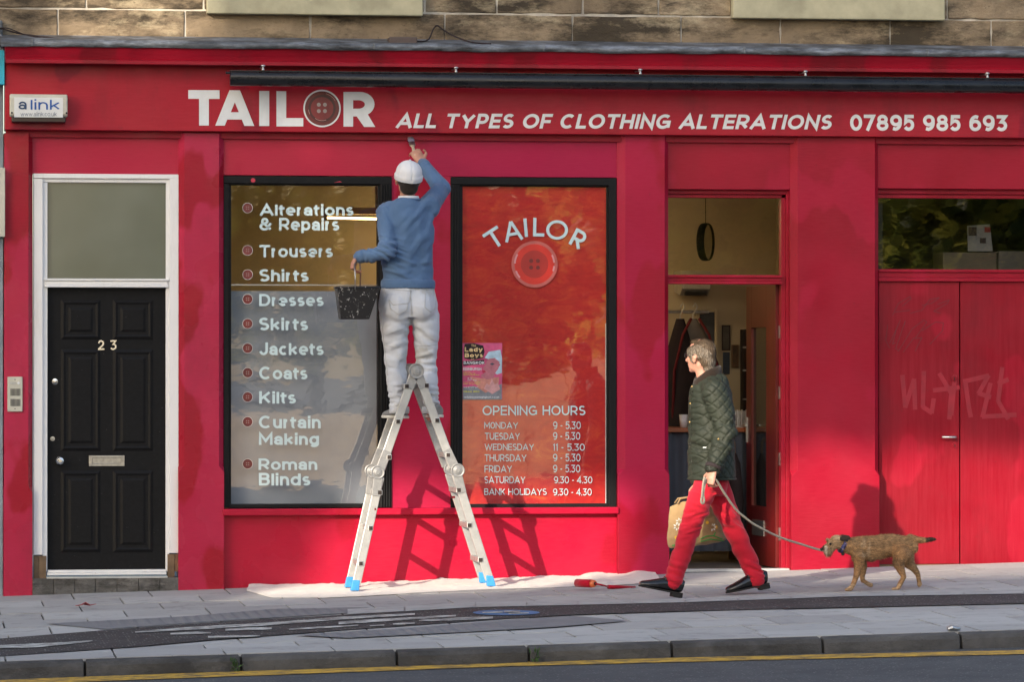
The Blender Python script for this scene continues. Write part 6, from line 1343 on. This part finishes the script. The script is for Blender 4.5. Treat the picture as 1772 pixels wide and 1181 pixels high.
# tail
mb.cap([d_(1230, 330), d_(1310, 350), d_(1400, 352), d_(1470, 342), d_(1515, 338)], [r*U for r in (48, 36, 31, 24, 8)], 12)
def coat_mat(name='terrier_coat', gloss=.75):
    m = NM(name); at = m.n.new('ShaderNodeAttribute'); at.attribute_name = 'coat'; n = m.noise(60, 5, .7, m.co((.6, 1, 1.6)))
    c = m.mix(m.ramp(n, [(.35, 0.0), (.7, .75)]), at.outputs['Color'], (.045, .03, .02), 'MIX')
    c = m.mix(m.ramp(m.noise(85, 4, .7), [(.6, 0.0), (.75, .5)]), c, (.42, .31, .20)); m.set(col=c, rough=gloss, spec=.25); m.bump(n, .5, .006); return m.m
def coat_colour(p):
    c = CAM + (p-CAM); t = ((p.x-d_(0, 0).x)/U, (d_(0, 0).z-p.z)/U); x, y = t
    base = np.array((.24, .140, .066)); dark = np.array((.060, .044, .030)); pale = np.array((.33, .24, .15)); rust = np.array((.27, .140, .062))
    k = noise.noise((x*.012, y*.02, p.y*20)); b = base*(1+.25*k)
    if 600 < x < 1300 and y < 430: b = b*.55+dark*.30+base*.15
    if 690 < x < 800 and 340 < y < 540 and noise.noise((x*.02, y*.01, 3)) > -.1: b = b*.5+pale*.5
    if (1050 < x < 1260 and y > 400) or (x < 720 and y > 540): b = b*.45+rust*.55
    if x < 470: b = b*.5+pale*.35+dark*.15
    if x < 330 and y > 420: b = pale*.75+.12
    if x < 300 and y < 470: b = dark*.5
    if 400 < x < 470 and 300 < y < 350: b = pale
    if x > 1445: b = dark*.35
    if y > 560 and 780 < x < 1180 and y < 640: b = b*.6+dark*.4
    if y > 840: b = b*.5+pale*.5
    return b*1.75
me = fuse(mb, .0052, 4, lambda c, n: .0022*vnoise(c, 60, 3)); at = me.color_attributes.new('coat', 'FLOAT_COLOR', 'POINT')
for i, v in enumerate(me.vertices): q = coat_colour(v.co); at.data[i].color = (float(q[0]), float(q[1]), float(q[2]), 1)
M_COAT = coat_mat(); DG = skin_mesh('dog', me, M_COAT); tag(DG, 'small tan rough coated terrier walking with the leash in its mouth', 'dog')
# rough coat
XY = lambda p: ((p.x-d_(0, 0).x)/U, (d_(0, 0).z-p.z)/U)
def dflow(p, n):
    x, y = XY(p)
    if x < 400 and y > 430: return Vector((-.1, 0, -1))
    if x < 480: return Vector((.6, 0, -.5))
    if 1230 < x and y < 380: return Vector((1, 0, -.3))
    if 780 < x < 1150 and y > 540: return Vector((.5, 0, -1))
    return Vector((.9, 0, -.35)) if y < 620 else Vector((.25, 0, -1))
def dlen(p):
    x, y = XY(p)
    if x < 300 and y < 470: return .004
    if x < 400 and y > 430: return .024
    if x < 480: return .011
    if y > 760: return .005
    if y > 620: return .008
    if 1230 < x and y < 380: return .014
    if 780 < x < 1150 and y > 540: return .018
    return .0135
link('fur', tufts(me, 24000, 4, dflow, dlen, coat_colour, .0013), coat_mat('terrier_fur'), DG)
M_EAR = cloth_mat('dark_ear', (.030, .020, .015), .3, 200)
for s in (-1, 1):
    mb = MB(); yy = s*66*U; a = d_(452, 318, yy); mb.add([a, d_(500, 292, yy*.95), d_(552, 300, yy*1.05), d_(568, 330, yy*1.25), d_(520, 345, yy*1.35), d_(470, 360, yy*1.3), d_(446, 345, yy*1.2)], [(0, 1, 2, 3, 4, 5, 6)])
    o = mb.build('ear', M_EAR, DG, fix=False); sd = o.modifiers.new('s', 'SOLIDIFY'); sd.thickness = .008; sd.offset = 0; bb = o.modifiers.new('b', 'BEVEL'); bb.width = .003
    mb = MB(); mb.ell(d_(350, 392, s*52*U), .0085, None, 10, 8); mb.build('eye', simple('dog_eye', (.012, .008, .006), .08, bump=0), DG, smooth=True)
mb = MB(); mb.ell(d_(264, 452), (.011, .013, .011), None, 12, 8); mb.build('nose', simple('dog_nose', (.010, .009, .009), .25, bump=.2), DG, smooth=True)
# collar
def collar_mat():
    m = NM('purple_collar'); w_ = m.xyz()[2]; m.set(col=m.ramp(m.noise(60, 2), [(.42, (.012, .012, .016)), (.52, (.04, .035, .14)), (.60, (.03, .04, .20)), (.68, (.30, .28, .26)), (.75, (.35, .10, .03))]), rough=.6); return m.m
mb = MB(); a = d_(500, 405); ax = (d_(470, 395)-d_(560, 412)).normalized(); ax = Vector((ax.x, 0, ax.z+.35)).normalized(); mb.loft([a-ax*.013, a-ax*.013*.4, a+ax*.013*.4, a+ax*.013], [(72*U, 92*U), (75*U, 96*U), (74*U, 95*U), (70*U, 90*U)], 26, up=(0, 0, 1)); CL = mb.build('collar', collar_mat(), DG, smooth=True)
mb = MB(); mb.lathe([(.001, 0), (.012, 0), (.012, .003), (.001, .003)], d_(480, 498, -.045), (0, -1, 0), 12); mb.build('tag', M_DARK, CL)
# leash
M_ROPE = NM('rope'); wv = M_ROPE.n.new('ShaderNodeTexWave'); wv.inputs['Scale'].default_value = 60; wv.inputs['Distortion'].default_value = 1; M_ROPE.l.new(M_ROPE.co((1, 1, 1), rot=(0, rad(35), 0)), wv.inputs[0])
M_ROPE.set(col=M_ROPE.ramp(wv.outputs[1], [(.2, (.24, .20, .15)), (.8, (.50, .45, .37))]), rough=.9); M_ROPE.bump(wv.outputs[1], .6, .004); M_ROPE = M_ROPE.m
def smoothline(q, k=8):
    q = [Vector(p) for p in q]; sm = []
    for i in range(len(q)-1):
        p0, p1, p2, p3 = q[max(i-1, 0)], q[i], q[i+1], q[min(i+2, len(q)-1)]
        for j in range(k): t = j/k; sm.append(.5*((2*p1)+(-p0+p2)*t+(2*p0-5*p1+4*p2-p3)*t*t+(-p0+3*p1-3*p2+p3)*t**3))
    return sm+[q[-1]]
lp = [(1236, 830, YM-.30), (1241, 834, YM-.29), (1256, 858, YM-.23), (1273.6, 882.6, YM-.17), (1290, 897, YM-.13), (1307.5, 909.7, YM-.1), (1348, 930, YM-.0), (1389, 943.5, YM+.07), (1411, 950.5, YM+.1), (1424, 953.5, YD), (1434, 955, YD)]
mb = MB(); mb.tube(smoothline([P(x, y, Y) for x, y, Y in lp]), .0075, 8)
LS = mb.build('leash', M_ROPE, smooth=True); tag(LS, 'pale rope leash from the man\'s hand to the dog\'s mouth', 'leash')
mb = MB(); mb.tube(smoothline([P(1219, 826, YM-.31), P(1216.5, 842, YM-.31), P(1215, 858, YM-.31), P(1213.5, 868, YM-.31), P(1216, 872, YM-.31), P(1218.5, 867, YM-.308), P(1217, 856, YM-.302), P(1219, 842, YM-.302), P(1222, 828, YM-.26)]), .0075, 8); mb.build('hand_loop', M_ROPE, LS, smooth=True)

# ================================================================ litter and weeds
a = G(148, 1051, .004); mb = MB(); rnd = random.Random(2)
mb.add([a+Vector(p) for p in ((-.065, 0, .006), (-.03, -.03, .014), (.0, -.02, .03), (.03, -.025, .012), (.068, .005, .016), (.03, .03, .004), (-.01, .02, .012), (-.045, .02, .004))], [(0, 1, 6, 7), (1, 2, 6), (2, 3, 5, 6), (3, 4, 5)]); sc = mb.build('red_scrap', simple('red_plastic', (.40, .012, .015), .35)); sc.modifiers.new('s', 'SOLIDIFY').thickness = .003; tag(sc, 'red torn scrap lying on the slabs before the black door', 'litter')
a = G(1650, 1094, .0); mb = MB(); mb.loft([a+Vector((-.035, 0, .014)), a+Vector((-.01, 0, .022)), a+Vector((.02, 0, .016)), a+Vector((.037, .0, .020))], [(.022, .012), (.026, .018), (.024, .013), (.018, .012)], 10, up=(0, 0, 1)); tag(mb.build('crushed_can', M_STEEL, bevel=.003), 'crushed grey can on the slabs near the kerb', 'litter')
for i, (x, y, lab) in enumerate(((402, 1150, 'green weed in the kerb joint at left'), (919, 1136, 'green weed in the kerb joint below the ladder'))):
    a = G(x, y-20, 0); a = Vector((a.x, kerb_y(a.x)-.012, gz(a.x, kerb_y(a.x))-.07)); rnd = random.Random(i+3); mb = MB()
    for k in range(26):
        v = Vector((rnd.gauss(0, .4), -rnd.random()*.6-.1, rnd.random()+.1)).normalized(); L = rnd.uniform(.015, .045); s = v.orthogonal().normalized()*.006; p = a+Vector((rnd.gauss(0, .012), 0, rnd.uniform(-.02, .04))); mb.add([p, p+v*L*.5+s, p+v*L, p+v*L*.5-s], [(0, 1, 2, 3)])
    tag(mb.build('weed', M_WEED if i else (M_WEED := simple('weed_green', (.06, .12, .03), .7, bump=0)), fix=False), lab, 'weed', 'weeds in the kerb joints')
# ================================================================ across the road (what shades the front and shows in the glass)
def leaf_mat():
    m = NM('leaf_green'); n = m.noise(1.5, 4, .6); c = m.ramp(m.math('ADD', m.math('MULTIPLY', n, .5), m.math('MULTIPLY', m.island(), .5)), [(.25, (.06, .09, .02)), (.48, (.25, .28, .05)), (.68, (.55, .50, .10))])
    m.set(col=c, rough=.5, spec=.3); t = m.n.new('ShaderNodeBsdfTranslucent'); m.l.new(c, t.inputs[0]); mx = m.n.new('ShaderNodeMixShader'); mx.inputs[0].default_value = .6
    m.l.new(m.b.outputs[0], mx.inputs[1]); m.l.new(t.outputs[0], mx.inputs[2]); m.l.new(mx.outputs[0], m.out.inputs[0]); return m.m
M_LEAF_D = leaf_mat()
M_BARK = simple('bark', (.07, .055, .04), .9, var=.3, scale=6, bump=.5)
def leaves(mb, c, r, n, size, rnd, shell=.45):
    for _ in range(n):
        d = Vector((rnd.gauss(0, 1), rnd.gauss(0, 1), rnd.gauss(0, 1))).normalized(); t = shell+(1-shell)*rnd.random()**.6
        p = Vector(c)+Vector((d.x*r[0], d.y*r[1], d.z*r[2]))*t
        a = Vector((rnd.gauss(0, 1), rnd.gauss(0, 1), rnd.gauss(0, 1))).normalized(); b = a.orthogonal().normalized(); s = size*rnd.uniform(.6, 1.4); e = a.cross(b)
        mb.add([p-b*s, p+e*s*.45, p+b*s, p-e*s*.45], [(0, 1, 2, 3)])
def tree(x, y, base, h, cr, lab, seed, lo=None, trunk=.28, dens=2600, size=.22, blobs=9):
    rnd = random.Random(seed); t = thing('leafy_tree', lab, 'tree', (x, y, base), 'trees across the road'); mb = MB()
    lo = lo if lo is not None else h*.35
    mb.loft([(x, y, base-.3), (x+.05, y, base+lo*.5), (x-.1, y, base+lo), (x+.1, y, base+h*.75)], [trunk*1.25, trunk, trunk*.85, trunk*.3], 12)
    for k in range(6):
        q = rnd.uniform(0, 6.28); z = base+lo*rnd.uniform(.85, 1.2); mb.loft([(x, y, z), (x+math.cos(q)*cr*.4, y+math.sin(q)*cr*.4, z+1.4), (x+math.cos(q)*cr*.75, y+math.sin(q)*cr*.75, z+2.6)], [trunk*.45, trunk*.3, trunk*.1], 8)
    mb.build('trunk', M_BARK, t, smooth=True); mb = MB(); zc = base+(lo+h)/2; rz = (h-lo)/2
    for k in range(blobs):
        q = rnd.uniform(0, 6.28); rr = cr*.62*rnd.random()**.5; zz = zc+rz*.62*rnd.uniform(-1, 1); R = cr*rnd.uniform(.42, .60)
        leaves(mb, (x+math.cos(q)*rr, y+math.sin(q)*rr, zz), (R, R, min(R, rz*.6)), dens//blobs, size, rnd)
    mb.build('crown', M_LEAF_D, t, fix=False); return t
# sloping stone wall with trees behind it, seen only as reflections
def warm_stone():
    return stone('warm_wall_stone', (.42, .30, .17), (.52, .38, .23), (.56, .42, .27), .15, .8)
M_WARM = warm_stone(); mb = MB(); rnd = random.Random(5); tx_, ty_ = 0.0, -1.0          # runs straight away from the shop, its face turned to the low sun
wo = Vector((5.5, -28.6, 0)); ztop = lambda q: 1.60-.045*q if q < 25 else .475-.006*(q-25)
def wp(q, z, off=0.0): return Vector((wo.x+tx_*q-off, wo.y+ty_*q, z))
for c in range(12):
    q = rnd.uniform(-.5, 0)
    while q < 80:
        L = rnd.uniform(.7, 1.4); q1 = q+L; o_ = rnd.uniform(0, .02); zt = lambda v: ztop(v)-.42*c
        mb.extr([wp(q+.006, zt(q)-.412, o_), wp(q1-.006, zt(q1)-.412, o_), wp(q1-.006, zt(q1), o_), wp(q+.006, zt(q), o_)], wp(0, 0, -.4)-wp(0, 0, 0))
        q = q1
tag(mb.build('stone_wall', M_WARM, bevel=.008), 'sunlit sandstone wall climbing away across the road, mirrored in the shop windows', 'wall')
for i, (x, y, h, cr, lab) in enumerate(((9.5, -112, 21, 6.5, 'broad far tree mirrored in the left shop window'), (17, -112, 21, 7, 'broad far tree mirrored in the red shop window'), (10, -43.5, 9.5, 3.2, 'leafy tree mirrored in the pane above the doorway'), (13.5, -37, 9, 3.6, 'dark tree mirrored in the transom over the double doors'),
                                   (17, -42, 9.5, 3.8, 'dark tree behind the one mirrored in the right transom'), (21, -40, 9.5, 3.8, 'dark tree mirrored at the far right edge'), (16, -57, 11, 4.5, 'tall tree standing behind the climbing stone wall'))):
    tree(x, y, -2.2, h+2, cr, lab, 20+i, lo=1.6, dens=7000 if y > -90 else 12000, size=.13+.0022*abs(y), blobs=20)
# unseen street trees, placed and shaped to shade the front above a low gap of sunlight; x', z' are where their shade lands on the shop
def shade(xp, zp, y): return (xp+.7*y, zp-.43*y)
rnd = random.Random(9)
TY = -22.0
def shade_tree(lab, xp, spans, trunk_r, seed, yy=TY):
    rnd = random.Random(seed); x, _ = shade(xp, 0, yy); base = -.6; t = thing('shading_tree', lab, 'tree', (x, yy, base), 'unseen street trees shaped to shade the front'); mb = MB()
    mb.loft([(x, yy, base-.2), (x, yy, base+5), (x, yy, base+9.5), (x, yy, base+13)], [trunk_r*1.15, trunk_r, trunk_r*.9, trunk_r*.4], 16); mb.build('trunk', M_BARK, t, smooth=True); mb = MB()
    for a, b, z0, z1 in spans:
        n = int((b-a)*(z1-z0)*170)
        for _ in range(n):
            px_, pz_ = rnd.uniform(a, b), rnd.uniform(z0, z1); y = yy+rnd.uniform(-2.0, 2.0); X, Z = shade(px_, pz_, y)
            d = Vector((rnd.gauss(0, 1), rnd.gauss(0, 1)-1.2, rnd.gauss(0, 1))).normalized(); b_ = d.orthogonal().normalized(); e = d.cross(b_); s = rnd.uniform(.12, .24); p = Vector((X, y, Z))
            mb.add([p-b_*s, p+e*s*.6, p+b_*s, p-e*s*.6], [(0, 1, 2, 3)])
    mb.build('crown', M_LEAF_D, t, fix=False)
shade_tree('unseen street tree, its low crown shaped to shade the black door', -3.6, [(-7.5, -1.45, -.6, 3.5), (-7.5, -3.2, 3.5, 4.15), (-1.95, -1.3, 3.5, 4.15), (-7.5, -1.45, 4.15, 6.5), (-1.7, -1.25, .25, 2), (-1.3, .8, .75, 6.5)], .3, 1)
shade_tree('unseen thick trunked street tree placed to shade the middle pillar', 1.25, [(.6, 2.0, .70, 6.5), (1.9, 9.0, .95, 6.5)], .42, 2)
# unseen tenement added farther off so that its roof cuts the sun off the pavement
TB = thing('sun_blocking_tenement', 'unseen plain tenement added across the road to keep the sun off the pavement', 'building', (-22, -33, -.6))
yh = -33.0; zr = -.62-.43*yh; MB().box(-34, -8.6, yh-9, yh, -4, zr-.4).build('wall', M_STONE, TB); MB().box(-34.2, -8.4, yh-9.2, yh+.2, zr-.4, zr).build('roof', simple('slate', (.06, .065, .075), .7), TB)
mb = MB(); [mb.box(x, x+1.1, yh, yh+.03, z, z+1.7) for x in range(-32, -10, 3) for z in (1.2, 4.6, 8.0)]; mb.build('window', simple('far_pane', (.03, .035, .04), .1, bump=0), TB)
